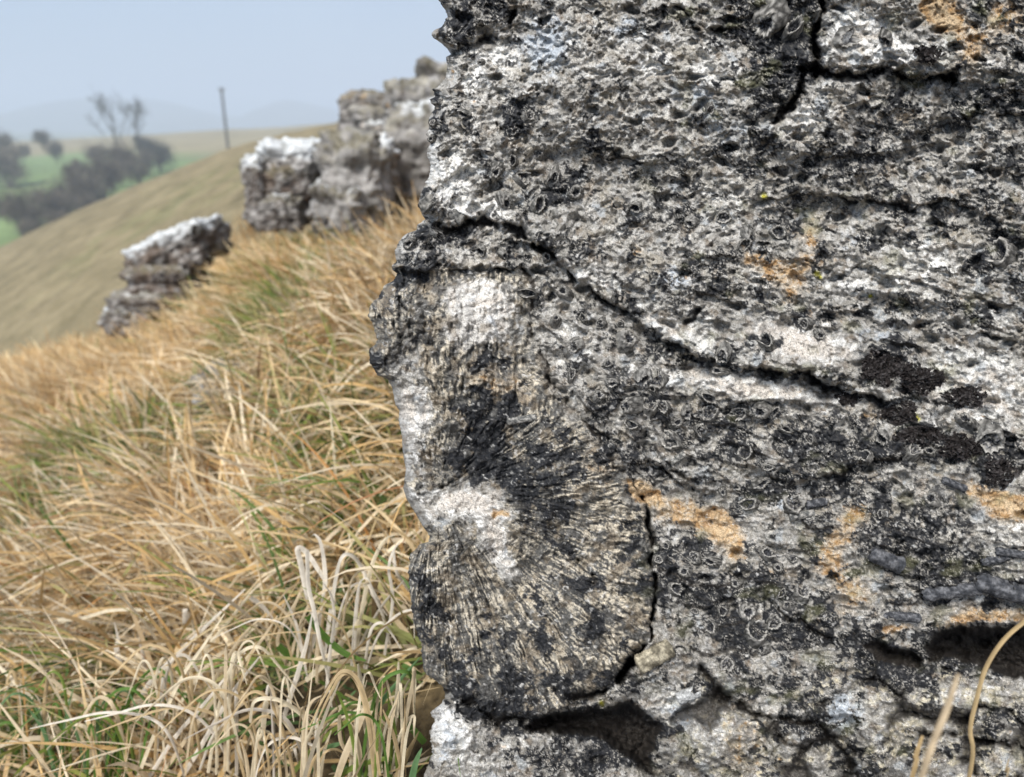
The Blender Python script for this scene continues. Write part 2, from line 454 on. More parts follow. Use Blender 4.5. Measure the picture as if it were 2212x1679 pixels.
# (polyline, half width px, depth mm, ledge mm on the side above it)
CRACKS = [
 ([(925,466),(955,486),(985,500),(1030,486),(1062,480),(1110,488),(1140,515),(1160,535)], 9, 22, 5),
 ([(1150,520),(1200,555),(1250,605),(1300,640),(1330,662),(1400,712),(1440,735),(1480,762),(1520,778)], 6, 14, 7),
 ([(1520,778),(1580,792),(1640,802)], 4, 8, 4),
 ([(1640,800),(1690,804),(1740,806),(1760,818)], 9, 16, 10),
 ([(1765,820),(1800,836),(1830,842),(1900,862)], 9, 22, 8),
 ([(1785,-600),(1776,-20),(1768,60),(1762,120),(1745,165)], 11, 34, 0),
 ([(1745,165),(1735,200),(1715,228),(1690,246),(1668,266)], 10, 24, 0),
 ([(1750,150),(1800,152),(1850,160),(1890,150),(1940,162),(1990,176),(2050,170)], 8, 22, 5),
 ([(848,576),(900,582),(960,584),(1010,578),(1125,586)], 4, 9, 6),
 ([(1128,590),(1150,660),(1160,740),(1190,830)], 7, 4, 0),
 ([(1190,830),(1250,900),(1300,960),(1345,1005),(1388,1080)], 6, 5, 0),
 ([(1400,1000),(1450,1030),(1505,1062)], 6, 12, 5),
 ([(1388,1080),(1410,1190),(1420,1280),(1404,1372),(1372,1434),(1330,1472)], 5, 26, 0),
 ([(1372,1434),(1310,1490),(1240,1522)], 9, 26, 0),
 ([(1330,1474),(1345,1458),(1372,1436)], 12, 26, 0),
 ([(955,1484),(1000,1512),(1080,1556),(1180,1552)], 10, 20, 0),
 ([(1785,425),(1850,436),(1962,448),(2053,436),(2100,448),(2138,477)], 5, 8, 4),
 ([(1578,1234),(1651,1290),(1710,1334),(1799,1382)], 5, 9, 3),
 ([(1500,1436),(1560,1500),(1615,1540),(1700,1556),(1761,1572),(1817,1632),(1850,1690),(1860,1800)], 10, 20, 5),
 ([(1684,1600),(1670,1640),(1662,1700)], 3, 8, 0),
 ([(1600,880),(1640,868),(1690,880)], 6, 9, 4),
 ([(1390,940),(1440,1000),(1490,1040)], 5, 7, 3),
 ([(1610,1000),(1624,1060),(1616,1100)], 3, 6, 0),
 ([(1670,1030),(1740,1044),(1800,1030),(1880,1000),(1960,990)], 6, 9, 5),
 ([(2130,736),(2212,748),(2300,752)], 4, 8, 3),
 ([(1900,640),(1950,650),(1990,660)], 4, 6, 3),
 ([(1300,330),(1360,352),(1400,360)], 5, 5, 3),
 ([(1030,85),(1090,80),(1110,60),(1108,30)], 8, 10, 4),
 ([(1080,262),(1100,286),(1108,300)], 5, 8, 0),
 ([(1460,20),(1520,60),(1560,66)], 5, 8, 3),
 ([(1230,1210),(1270,1240),(1290,1262)], 8, 10, 0),
 ([(935,1072),(960,1060),(975,1040)], 5, 6, 0),
 ([(1990,1585),(2100,1590),(2212,1620),(2300,1640)], 8, 16, 6),
 ([(1880,1450),(1930,1500),(1990,1545)], 3, 6, 3),
 ([(1730,560),(1800,590),(1870,580)], 3, 5, 3),
 ([(2060,260),(2110,240),(2180,246),(2212,262)], 4, 6, 4),
 ([(1470,690),(1500,700),(1510,675)], 8, 10, 0),
 ([(1660,440),(1740,420),(1800,425)], 3, 4, 3),
 ([(860,640),(868,690),(876,745)], 3, 7, 0),
]
H = np.zeros(PX.shape, np.float32)         # relief in millimetres, positive towards the viewer
crack_near = np.zeros(PX.shape, np.float32)
CRN = fbm2(PX / 48, PY / 48, 3, 33)
CWX = PX + 20 * fbm2(PX / 70, PY / 70, 4, 34) + 4 * n2(PX / 11, PY / 11, 3); CWY = PY + 20 * fbm2(PX / 70, PY / 70, 4, 35) + 4 * n2(PX / 11, PY / 11, 4)
for k, (pl, w, dep, led) in enumerate(CRACKS):
    d = seg_dist(pl)
    # signed side: above the line positive
    xsrt = sorted(pl)
    yl = np.interp(MXX, [p[0] for p in xsrt], [p[1] for p in xsrt])
    side = np.where(MYY < yl, 1.0, -1.0)
    dd = look(d, CWX, CWY)
    w = w * (.3 + 1.9 * sst(-.5, .8, CRN + .1))
    w = w * .66
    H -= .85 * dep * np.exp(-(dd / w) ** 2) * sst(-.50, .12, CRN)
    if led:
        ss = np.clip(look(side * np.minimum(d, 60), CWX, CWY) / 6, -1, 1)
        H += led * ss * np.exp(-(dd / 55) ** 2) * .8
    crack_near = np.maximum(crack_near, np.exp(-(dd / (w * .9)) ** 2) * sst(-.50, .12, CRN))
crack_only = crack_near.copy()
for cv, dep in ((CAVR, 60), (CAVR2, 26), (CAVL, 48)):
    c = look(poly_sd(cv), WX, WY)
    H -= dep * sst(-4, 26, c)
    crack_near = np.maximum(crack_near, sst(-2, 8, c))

# big forms
H += 12 * fbm2(PX / 420, PY / 330, 2, 50)
incol = sst(-3, 5, s_col)
softc = sst(1120, 1040, PY) * sst(1080, 1140, PX)
incol = incol * (1 - softc) + sst(-30, 35, s_col + 22 * CRN) * softc
H += incol * (7 + 9 * sst(0, 120, s_col))
H += sst(-3, 6, s_bl) * (-6 + 12 * sst(0, 70, s_bl))
H += sst(-3, 6, s_tr) * (5 + 5 * sst(0, 60, s_tr))
H += sst(-3, 6, s_nt) * 5
H += sst(-3, 6, s_bm) * (4 + 12 * sst(0, 60, s_bm))
H += sst(-3, 6, s_br) * (0 + 12 * sst(0, 90, s_br))
BUMPS = [(1060,660,90,70,-6),(900,560,50,40,8),(930,440,40,40,8),(1000,1150,90,70,4),(1080,1010,90,90,-5),(1250,1060,90,90,4),(1000,1330,90,90,-4,0),
 (1300,1330,80,120,5),(1140,1250,30,60,-5),(1560,835,170,22,6,10),(1720,740,130,26,4,8),(2050,820,120,60,5),(1950,1000,160,50,5),(1650,1330,120,60,6),
 (1840,1340,150,30,6),(1820,200,90,50,4),(1900,120,120,40,3),(1560,1600,80,60,12),(1760,1600,90,60,8),(2000,1520,120,40,6),(2130,1530,90,30,8),
 (1400,560,100,50,3),(1450,640,140,30,4,30),(1240,700,60,60,5),(1380,850,120,70,5),(1650,1000,60,50,5),(1700,1180,60,60,3),(1320,180,120,60,4),(1060,130,60,100,-5),
 (1290,1600,80,50,-8),(1000,1600,70,60,6),(860,700,50,60,5),(880,860,40,80,-3)]
H += look(blobs(BUMPS), WX, WY)

SMOOTH = look(blobs([(1720,745,150,34,1.1,10),(1600,838,190,22,1,8),(2110,850,130,60,.8),(880,900,40,170,.9),(2032,24,44,44,1.3),(2052,52,26,22,1.2),(1392,1064,36,24,1.3),(1860,90,100,60,.5),
     (1025,645,80,34,.6),(1085,705,44,54,.6),(1000,1085,80,34,.7,-10),(1062,1150,40,60,.6),(1096,1226,24,50,.5,-25),(905,1110,30,40,.5),(1560,1590,50,40,.5),(1440,700,70,24,.5,30),(1330,640,70,18,.6,36),(2160,1090,70,35,1),(2080,1040,70,30,.6),(2110,1505,80,22,.6),(1010,1100,80,50,.5)]), WX2, WY2).clip(0, 1)
SMOOTH = np.clip(SMOOTH + .75 * fbm2(PX / 26, PY / 22, 4, 190) * sst(.05, .4, SMOOTH), 0, 1)
rough_k = 1 - .70 * SMOOTH
AMP = .25 + 1.0 * sst(-.5, .5, fbm2(PX / 95, PY / 80, 3, 119))
stn = np.maximum(sst(-3, 12, s_bm), sst(-3, 12, s_br))
w5, id5 = worley(WX2 / 92 + 3, WY2 / 70, 69)
H += stn * (17 * (.45 - w5) + 12 * (id5 - .5) - 12 * sst(.52, .80, w5))
stgap = stn * sst(.50, .72, w5)
# medium relief: layered on the right, lumpy on the upper left, fibrous in the colony
band = sst(1150, 1500, PX) * sst(380, 620, PY + (PX - 1500) * .1)
ang = radians(14)
BU = (PX * math.cos(ang) + PY * math.sin(ang)); BV = (-PX * math.sin(ang) + PY * math.cos(ang))
layer = fbm2(BU / 90, BV / 34, 4, 60)
layer = 1 - np.abs(layer) * 2.2
lump = fbm2(PX / 46, PY / 40, 4, 61)
notcol = 1 - incol
billow = np.abs(fbm2(WX2 / 30, WY2 / 25, 3, 65))
BIL = 1 - 2.6 * billow                      # rounded knobs parted by sharp grooves
bigb = 1 - 2.4 * np.abs(fbm2(WX / 85, WY / 62, 3, 66))
H += rough_k * notcol * (band * 1.7 * layer + (1 - .4 * band) * 2.2 * lump + 1.5 * BIL + 3.0 * bigb)
H += incol * (1.2 * BIL + 2.0 * bigb)
def terrace(u, v, per, seed, sharp=.82):
    q = v / per + .9 * fbm2(u / (per * 4.5), v / (per * 4.5), 3, seed)
    f = q - np.floor(q)
    on = sst(.38, .62, _h(np.floor(q), np.floor(u / (per * 5) + q * .3), 0, seed) + .35 * fbm2(u / (per * 2), v / per, 2, seed + 1))
    return on * (f ** 1.6 * sst(1.0, sharp, f)), on * sst(.80, .98, f)
t1_, e1_ = terrace(BU, BV, 52, 140); t2_, e2_ = terrace(BU, BV, 21, 141)
rk = notcol * rough_k * (.12 + .88 * band) * (.25 + .75 * sst(-.2, .35, fbm2(PX / 150, PY / 110, 2, 144)))
H += rk * (5.0 * t1_ + 2.0 * t2_)
ang2 = radians(42); DU = PX * math.cos(ang2) + PY * math.sin(ang2); DV = -PX * math.sin(ang2) + PY * math.cos(ang2)
wedge = look(blobs([(1230,720,90,170,1.2,-32),(1330,880,90,120,1,-30),(1450,700,120,60,.8,30),(1560,1480,150,80,1),(1800,1600,150,60,.8)]), WX, WY).clip(0, 1) * notcol
t3_, e3_ = terrace(DU, DV, 34, 142)
H += wedge * rough_k * 6.0 * t3_
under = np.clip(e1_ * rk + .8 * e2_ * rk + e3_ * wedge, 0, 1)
w4, id4 = worley(WX / 75, WY2 / 46, 68)
pock = (id4 > .70) * sst(.30, .10, w4) * notcol
H -= 8 * pock
H += incol * 2.6 * fbm2(PX / 60, PY / 60, 3, 62)
# pits and knobs
w1, id1 = worley(WX2 / 30, WY2 / 26, 5)
pitm = (id1 > .62) * notcol * (1 - .4 * band)
H -= 3.2 * pitm * sst(.42, .12, w1)
w2, id2 = worley(WX2 / 13, WY2 / 12, 6)
H -= 1.6 * (id2 > .6) * sst(.45, .1, w2) * (1 - .5 * incol)
w3, id3 = worley(WX2 / 24 + 9, WY2 / 24, 8)
knob = (id3 > .72) * sst(.45, .2, w3) * notcol
H += 2.2 * knob
# curled fine crests
wx = PX + 5 * n2(PX / 13, PY / 13, 70) + 2.5 * n2(PX / 6, PY / 6, 71)
wy = PY + 5 * n2(PX / 13, PY / 13, 72) + 2.5 * n2(PX / 6, PY / 6, 73)
r1 = 1 - 2 * np.abs(n2(wx / 17, wy / 15, 74)); r2 = 1 - 2 * np.abs(n2(wx / 8.5, wy / 7.5, 75)); r3 = n2(wx / 5, wy / 4.6, 76)
fine = 1 - .92 * SMOOTH
H += fine * AMP * notcol * (.95 * r1 + .85 * r2 + .6 * r3)
H += fine * incol * (.35 * r1 + .45 * r2 + .35 * r3)
# fibres of the colony
KX, KY = 945.0, 1070.0
th = np.arctan2(PY - KY, (PX - KX)); rr = np.hypot(PX - KX, PY - KY)
wob = 10 * fbm2(PX / 50, PY / 50, 3, 81)
fib_r = n2((th * 380 + wob) / 6.0, rr / 110, 82) + .9 * n2((th * 380 + wob) / 3.6, rr / 55, 83) + .5 * n2(PX / 5, PY / 5, 89)
fib_v = n2((PX + wob * .8) / 7, PY / 34, 84) + .9 * n2((PX + wob * .8) / 4.4, PY / 17, 85)
upm = sst(960, 860, PY)
fib = fib_v * upm + fib_r * (1 - upm)
fibre_on = incol * (.35 + .65 * sst(-.25, .25, fbm2(PX / 38, PY / 38, 3, 87))) * fine * np.maximum(upm, sst(80, 190, rr)) * (sst(-.35, .2, fbm2(PX / 110, PY / 110, 3, 86) + .25 + .35 * sst(1200, 1300, PY)))
ribs = np.where(upm > .5, n2((PX + wob) / 15, PY / 60, 191), n2((th * 380 + wob * 1.5) / 14, rr / 170, 192))
H += fibre_on * (1.5 * fib + 2.3 * ribs)
H += incol * rough_k * 2.4 * fbm2(WX / 26, WY / 30, 3, 67)
gash = sst(.25, .6, fbm2(np.where(upm > .5, PX / 14, th * 260 / 15), np.where(upm > .5, PY / 60, rr / 60), 3, 88)) * incol * fine
H -= 3.0 * gash
# free edge: rounds away from the viewer
ew = 34 + 12 * fbm2(PY / 60, PY * 0, 2, 95)
ek = np.clip(DE / ew, 0, 1)
H -= 26 * (1 - np.sqrt(np.clip(1 - (1 - ek) ** 2, 0, 1)))

# ---- colour of the stone
DARK = [(1040,20,80,40,.9),(985,70,40,50,.8),(1680,110,70,130,1.1),(1740,60,50,100,.8),(1110,245,45,30,.6),(1000,250,30,30,.6),(1142,255,40,30,.8),(1232,415,34,24,1),(1195,382,35,22,.7),(1165,440,50,25,.7),
 (930,440,36,40,.7),(940,270,20,60,.7),(895,530,50,40,.9),(870,600,60,16,.9),(990,510,80,22,.5),(880,680,50,80,.45),(815,780,30,40,.6),(1055,920,70,70,.72),(1025,1000,60,60,.72),(1110,1040,70,60,.55),(1200,1060,50,50,.35),
 (1180,960,50,60,.4),(1330,970,60,50,.8),(1390,1040,50,30,.6),(1060,790,80,30,.6),(1190,1120,50,60,.6),(1255,1265,60,26,1),(1290,1345,30,50,.9),(915,1290,34,80,.7),(1000,1420,90,60,.35),(1160,1440,80,70,.3),
 (1060,1510,150,30,.6),(1310,1460,80,40,.4),(1380,1150,20,120,.5),(1450,1235,46,60,1),(1470,860,60,30,.6),(1330,850,40,60,.6),(1560,910,60,40,.6),(1700,950,150,40,.6),(1830,955,130,40,.6),(2050,960,120,50,.9),(2150,990,60,60,1),
 (1640,1060,80,50,.6),(1800,1040,130,40,.6),(1950,1110,130,50,.6),(1540,1290,80,90,.7),(1690,1310,90,60,.8),(1620,1370,90,30,.8),(1950,1190,150,50,.7),(2050,1230,100,40,.6),(2100,1275,130,24,.8),(1790,1370,140,30,.8),
 (2100,1410,150,50,1),(1900,1430,90,40,1),(1620,1490,140,30,.6),(1740,1570,120,40,.9),(1330,1590,110,50,1.1),(1260,1650,140,50,.8),(1090,1600,60,20,.5),(1130,1566,90,26,.9),(1040,1540,40,24,.8),(1960,1480,80,30,.6),(2180,1560,80,30,.6),(1850,1660,60,60,.6),
 (1850,325,120,40,.5),(1940,230,60,50,.5),(2110,245,90,40,.6),(2190,160,50,70,.8),(2150,40,90,60,.35),(2010,115,50,30,.8),(1900,170,60,20,.6),(1470,462,60,20,.9),(1540,560,80,30,.6),(1660,375,140,40,.4),(1470,620,150,50,.35),
 (1900,660,120,30,.5),(1650,740,70,24,.9),(1560,775,40,30,.9),(1740,700,30,20,.9),(1930,750,70,20,.7),(2160,540,60,40,.8),(1400,390,90,40,.3),(1290,310,80,30,.5),(1230,560,80,40,.4),(1360,660,60,20,.5,35),(1450,745,80,20,.6,30),
 (1900,780,60,30,1),(1980,815,50,35,1),(2040,870,90,24,.6),(1560,270,60,60,.3),(1420,50,80,40,.4),(1600,40,70,60,.6),(2130,700,60,40,.4),(1760,470,100,40,.3),(2000,470,120,40,.4)]
PALE = [(1120,130,90,90,.5),(1010,170,40,60,.4),(975,380,50,60,.9),(1030,450,60,24,.8),(1400,120,110,60,.4),(1540,150,70,60,.5),(1850,80,80,60,1),(1950,110,90,30,.8),(2020,130,50,30,.8),(1340,250,90,60,.3),(1030,630,80,36,.7),(1080,690,44,44,.5),(980,700,50,40,.4),
 (1020,720,60,60,.6),(880,860,30,60,.3),(890,960,40,120,.36),(930,880,30,60,.3),(950,1230,30,30,.3),(1010,1300,80,50,.3),(1300,1250,70,70,.25),(1000,1080,80,30,.8,-10),(1066,1150,40,60,.7),(1098,1226,24,50,.6,-25),(1730,745,150,30,1.3,8),(1610,838,200,18,1.2,8),(2100,850,140,100,.8),(1880,610,150,40,.6),(1740,250,50,40,.8,-50),
 (970,1560,50,60,1),(1180,1600,140,30,.5),(1020,1650,100,40,.5),(1850,1560,140,50,.6),(1540,1580,80,50,.6),(1450,1510,60,30,.7),(2100,1500,110,18,.9),(1350,640,110,20,.7,38),(1250,600,60,20,.6,40),(1500,735,70,18,.7,20),(1240,730,70,50,.4),
 (2130,120,60,60,.3),(1640,1550,40,24,.6),(1860,1180,60,60,.4),(2190,1160,60,60,.5),(1650,590,50,30,.5),(2000,560,90,30,.4),(1450,700,60,30,.5),(1620,1120,60,30,.3),(1560,430,60,60,.3),(930,330,20,60,.5),(2160,690,70,40,.4),(1950,1350,70,22,.6)]
OCH = [(2030,20,34,34,1.6),(2052,52,26,20,1.5),(2120,80,60,40,.5,-30),(2175,30,50,40,.5),(2090,125,40,20,.5),(1380,1056,26,18,1.6,20),(1408,1072,22,15,1.5,10),(1450,1104,50,22,.7,10),(1510,1120,60,30,.8,20),(1562,1140,30,40,.9,-20),(1590,1190,22,30,.5),
 (1850,1108,36,24,.75,-20),(1812,1165,48,30,.7,-30),(1790,1215,34,30,.7,20),(1830,1260,40,26,.45),(2150,1078,50,22,.9,12),(2200,1100,50,26,1.0),(2095,1058,36,14,.5),(1730,570,50,24,.6,-20),(1700,610,60,34,.55,30),(1755,500,26,46,.5),(1635,560,50,24,.45,20),
 (1585,1170,34,24,.5),(1850,1290,36,34,.5),(2150,1328,90,16,.8,4),(2060,1344,60,12,.6,-12),(1930,1362,50,12,.8,-14),(1080,1110,22,12,.8),(1680,1240,36,24,.4),(1955,245,24,30,.5),(2070,420,34,26,.3),(1160,330,36,26,.3),(1050,810,80,40,.42),(1120,850,50,40,.35),
 (1620,1590,60,50,.4),(1800,1330,40,24,.4),(1890,900,36,12,.5),(1400,1420,26,16,.4),(1290,1000,60,50,.3),(1500,600,60,40,.25),(1380,560,60,40,.25)]
BLUE = [(1180,100,60,80,.7),(1360,60,60,40,.5),(1520,230,60,60,.5),(1460,600,60,30,.7),(1900,720,80,20,.5),(1820,1540,60,60,.7),(1860,520,60,40,.4),(1060,690,50,60,.3),(1110,1190,24,30,.8),(1700,1090,30,24,.7),(1030,1220,40,30,.4),(1600,300,60,40,.4),(970,1600,30,80,.5),(1470,1545,40,30,.7),(2200,600,60,60,.4)]
dk = look(blobs(DARK), WX2, WY2); pl = look(blobs(PALE), WX2, WY2)
oc = look(blobs(OCH), WX, WY); bl = look(blobs(BLUE), WX2, WY2)
del MXX, MYY

A1 = fbm2(PX / 70, PY / 60, 4, 100)
A2 = fbm2(wx / 22, wy / 19, 4, 101, .6)
A3 = fbm2(wx / 8, wy / 7, 3, 102, .65)
A4 = n2(PX / 4.2, PY / 4.0, 103)
A5 = fbm2(WX2 / 60, WY2 / 50, 3, 118)
stretch = fbm2(BU / 34, BV / 15, 4, 104)
cover = .62 * ((1 - .5 * band) * A2 + .5 * band * stretch) + 1.25 * A5

base = np.broadcast_to(np.array([.30, .282, .25], np.float32), PX.shape + (3,)).copy()
base = mix(base, (.50, .482, .445), sst(-.15, .35, A2 + .6 * A3 + .35 * pl))
base = mix(base, (.20, .155, .11), .65 * sst(.15, .55, fbm2(PX / 34, PY / 30, 3, 105)))
pk = sst(.20, .46, pl * .85 + .42 * cover - .20 * BIL * notcol + .20 * A3 + .16 * A1 - .35 * dk)
base = mix(base, (.78, .762, .715), pk)
smp = mix(np.broadcast_to(np.array([.60, .545, .475], np.float32), PX.shape + (3,)).copy(), (.44, .40, .35), sst(-.1, .5, A2 + .5 * A5))
smp = mix(smp, (.66, .62, .56), sst(.0, .5, A3 + .4 * A1))
kk = (sst(.35, .8, SMOOTH) * sst(.2, .6, pl + .2 * A2))[..., None]
base = base * (1 - kk) + smp * kk
base = mix(base, (.62, .55, .38), .7 * stn * sst(-.1, .4, A2 + .5 * A5))
base = mix(base, (.32, .275, .20), .42 * sst(.1, .5, fbm2(WX2 / 90, WY2 / 60, 3, 128) + .2 * A2 - .1) * notcol)
base = mix(base, (.50, .55, .60), .75 * sst(.35, .7, bl + .35 * A2 + .1))
base = mix(base, (.42, .46, .49), .5 * sst(.35, .6, fbm2(PX / 55 + 7, PY / 50, 4, 106)))
# colony: yellowish cream fibres on black
cc = mix(np.broadcast_to(np.array([.12, .115, .105], np.float32), PX.shape + (3,)).copy(), (.62, .55, .43), sst(-.10, .38, (.8 * fib + .7 * ribs) * fibre_on + .4 * A3 + .4 * A2 + .5 * A5 + .06))
cc = mix(cc, (.60, .57, .52), sst(.3, .65, pl + .25 * A2))
cc = mix(cc, (.24, .19, .13), .6 * sst(.05, .4, fbm2(PX / 45, PY / 40, 3, 117)))
base = mix(base, np.zeros(3), 0) if False else base * (1 - (incol * sst(.55, .15, SMOOTH))[..., None]) + cc * (incol * sst(.55, .15, SMOOTH))[..., None]
# ochre stain
base = mix(base, (.56, .45, .32), .75 * sst(.06, .42, oc * .8 + .25 * A2 + .15 * A1 - .05))
ok_ = sst(.30, .60, oc * .85 + .50 * A2 + .25 * A1 + .14 * A3 - .12 * BIL)
ochre = mix(np.broadcast_to(np.array([.52, .37, .21], np.float32), PX.shape + (3,)).copy(), (.36, .20, .07), sst(-.1, .4, A2 + .4 * A1))
ochre = mix(ochre, (.60, .44, .26), sst(.9, 1.3, oc))
base = base * (1 - ok_[..., None] * .85) + ochre * (ok_[..., None] * .85)
# black lichen crust
topk = sst(.1, .8, BIL) - .45
dkk = dk * .66 + .34 * topk * notcol + .14 * (bigb - .4) * notcol + .48 * cover + .22 * A3 + .18 * A1 + .05 * A4 - .42 * pl + .12 * wedge * A2 - .55 * sst(.3, .9, oc) - .09 + .14 * (knob > .3) - .07 * sst(1750, 1500, PX) * sst(620, 480, PY)
dm = sst(.10, .24, dkk) * (1 - .6 * SMOOTH * (dk < .4))
blk = mix(np.broadcast_to(np.array([.024, .025, .028], np.float32), PX.shape + (3,)).copy(), (.085, .082, .078), sst(.0, .6, A3))
base = base * (1 - dm[..., None]) + blk * dm[..., None]
gm = incol * .75 * sst(.1, .5, -fib * .7 - .1 + .3 * A2 + .25 * dk) * fibre_on
base = mix(base, (.045, .045, .046), gm)
# flecks: pale crusts on the dark, dark grains on the pale, curled pale crest lines
fl = sst(.40, .70, n2(wx / 10, wy / 7.5, 107) + .35 * n2(wx / 5, wy / 4.4, 108) + .12 * pl - .25 * (dk > .9))
flk = .25 + .75 * sst(-.3, .3, fbm2(PX / 65, PY / 55, 3, 145))
base = mix(base, (.60, .58, .54), flk * .85 * fl * (1 - SMOOTH) * (1 - ok_ * .7))
fd = sst(.45, .75, n2(wx / 8.5, wy / 6.5, 109) + .4 * n2(wx / 4.4, wy / 4.0, 110))
base = mix(base, (.055, .052, .05), .75 * fd * (1 - .75 * SMOOTH))
cr = sst(.72, .95, r2) * sst(-.2, .3, n2(PX / 30, PY / 30, 111))
base = mix(base, (.74, .69, .60), .6 * cr * (1 - SMOOTH) * notcol)
# pin-prick pits in smooth crusts
wp, idp = worley(PX / 6.5, PY / 6.5, 15)
pin = (idp > .55) * sst(.28, .14, wp) * sst(.35, .8, SMOOTH)
base = mix(base, (.08, .07, .06), .8 * pin); H -= .35 * pin
# moss in damp hollows, tiny yellow lichens
mo = sst(.12, .5, look(np.zeros((mh, mw), np.float32), WX, WY) + fbm2(PX / 90, PY / 70, 3, 112) - .15) * .35
base = mix(base, (.17, .165, .07), mo * sst(1300, 1500, PX))
for (yx, yy, rr_) in ((1765,592,5),(1772,600,4),(1978,900,5),(1984,906,4),(1650,425,6),(1880,640,4),(1300,1520,5)):
    base = mix(base, (.55, .50, .05), np.exp(-(((PX - yx) / rr_) ** 2 + ((PY - yy) / rr_) ** 2)))
# shade deep in the cracks and cavities, painted into the stone colour
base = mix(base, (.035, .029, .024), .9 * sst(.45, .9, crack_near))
base = mix(base, (.10, .085, .07), .5 * under * (1 - SMOOTH))  # shadow under the ledges, put into the colour
base = mix(base, (.06, .052, .045), .8 * stgap)  # deep shadow between the broken stones, painted as dark gaps
fac = .93 + .14 * fbm2(PX / 160, PY / 160, 2, 113)
base = base * fac[..., None]

CUPS = [(1245,745,18),(1353,737,17),(1310,786,14),(1233,812,16),(1322,826,14),(1384,814,15),(1421,819,18),(1363,874,16),(1402,880,15),(1432,879,15),(1481,889,16),(1365,918,16),(1447,952,18),(1219,632,17),
 (1145,634,16),(1300,699,13),(1200,695,13),(1607,530,17),(1740,699,15),(1768,721,9),(1655,740,20),(1562,764,18),(1555,802,14),(1525,856,13),(1533,894,14),(1641,886,15),(1672,889,15),(1600,891,13),(2086,911,22),
 (1905,942,18),(1973,976,17),(2008,976,13),(1610,980,12),(1684,975,10),(1641,1045,22),(1617,1089,20),(1713,1089,24),(2011,1079,16),(2155,548,22),(2138,949,22),(1696,928,15),(1824,82,24),(1912,82,17),(1658,46,24),(1713,65,22),
 (1533,235,9),(1615,510,18),(1680,503,15),(1563,470,14),(1041,134,6),(1005,245,13),(1162,337,10),(1074,366,15),(1110,350,13),(1142,252,12),(1244,418,18),(1126,386,16),(1195,382,18),(1090,435,14),(1162,444,17),
 (1466,471,10),(1495,480,14),(1374,448,13),(945,508,16),(884,524,14),(1443,1178,11),(1421,1209,10),(1480,1235,12),(1458,1272,13),(1500,1205,10),(1614,1320,15),(1688,1283,14),(1732,1279,15),(1703,1308,13),(1633,1367,22),
 (1670,1345,18),(1537,1213,15),(1655,1198,11),(1710,1205,9),(1682,1228,11),(1533,1353,14),(1570,1434,15),(1590,1260,10),(1560,1320,11),(1500,1320,10),(1650,1400,14),(1480,905,10),(1510,930,11),(1460,915,12),(1260,690,9),
 (1340,700,9),(1290,860,10),(1410,845,9),(936,268,8),(934,300,7),(1180,560,10),(1140,555,11),(1085,548,10),(1040,540,9),(1750,950,12),(1790,975,11),(1870,985,12),(1660,1010,11),(1845,1060,12),(1905,1110,12),(1770,1120,11),(1560,1060,10),(1940,880,9)]
# the matrix is worn flatter round each coral cup
for (cx_, cy_, cr_) in CUPS:
    r0, r1_ = np.searchsorted(rows, cy_ - 2 * cr_), np.searchsorted(rows, cy_ + 2 * cr_)
    c0 = np.searchsorted(PX[(r0 + r1_) // 2], cx_ - 2 * cr_); c1 = np.searchsorted(PX[(r0 + r1_) // 2], cx_ + 2 * cr_)
    sub = H[r0:r1_, c0:c1]
    if sub.size < 9: continue
    dd = np.hypot(PX[r0:r1_, c0:c1] - cx_, PY[r0:r1_, c0:c1] - cy_) / cr_
    m_ = float(np.median(sub)); k_ = sst(1.9, .9, dd)
    H[r0:r1_, c0:c1] = sub * (1 - .85 * k_) + (m_ - .8) * .85 * k_

def depth0(py):
    yc = (CY - py) / F_PX
    return 0.455 * CP / (CP + .35 * yc * SP)
T = depth0(PY) - H / 1000.0
# far right and top fall away a little
P = ray(PX, PY) * T[..., None]
# back and side of the outcrop behind the free edge
jb = np.arange(nb, 0, -1, dtype=np.float32)
BY_ = np.repeat(rows[:, None], nb, 1)
JJ = np.repeat(jb[None, :], R, 0)
SD = .0018 * JJ + .00012 * JJ ** 2                      # metres back from the free edge
SU = SD * F_PX / .455                                    # the same in picture pixels
bl3 = 1 - 2.6 * np.abs(fbm2(SU / 45, BY_ / 34, 3, 122)); bl4 = fbm2(SU / 140, BY_ / 110, 3, 123)
BR = (3.0 * bl3 + 10 * bl4 + 1.6 * fbm2(SU / 11, BY_ / 10, 3, 124)) * np.clip(JJ / 8, 0, 1)
BX = xs[:, None] + 2 + 1.1 * JJ + .9 * np.clip(BR, -12, 14) * .9 + 10 * np.clip(JJ / 10, 0, 1)
BT = T[:, :1] + SD
PB = ray(BX, BY_) * BT[..., None]
P = np.concatenate([PB, P], 1)
sa = fbm2(SU / 24, BY_ / 20, 4, 125); sb_ = fbm2(SU / 70, BY_ / 60, 3, 126); sc_ = n2(SU / 8, BY_ / 7, 127)
cb = mix(np.broadcast_to(np.array([.31, .285, .24], np.float32), BY_.shape + (3,)).copy(), (.56, .53, .47), sst(-.1, .4, sa + .4 * sc_))
cb = mix(cb, (.79, .755, .69), sst(.3, .5, sa + .6 * sb_))
cb = mix(cb, (.03, .03, .033), sst(.08, .25, -sa * .6 + .9 * sb_ + .3 * sc_ - .02))
kb = np.clip(JJ / 5, 0, 1)[..., None]; cb = np.repeat(base[:, :1], nb, 1) * (1 - kb) + cb * kb
base = np.concatenate([cb, base], 1)
# labels of the blocks
lab = np.zeros(PX.shape, np.int32)
lab[(PY > 480 + (PX - 930) * .62) & (s_col < 0)] = 1
lab[s_tr > 0] = 2; lab[s_col > 0] = 3; lab[s_bl > 0] = 4; lab[s_bm > 0] = 5; lab[s_br > 0] = 6
lab = np.concatenate([np.repeat(lab[:, :1], nb, 1), lab], 1)
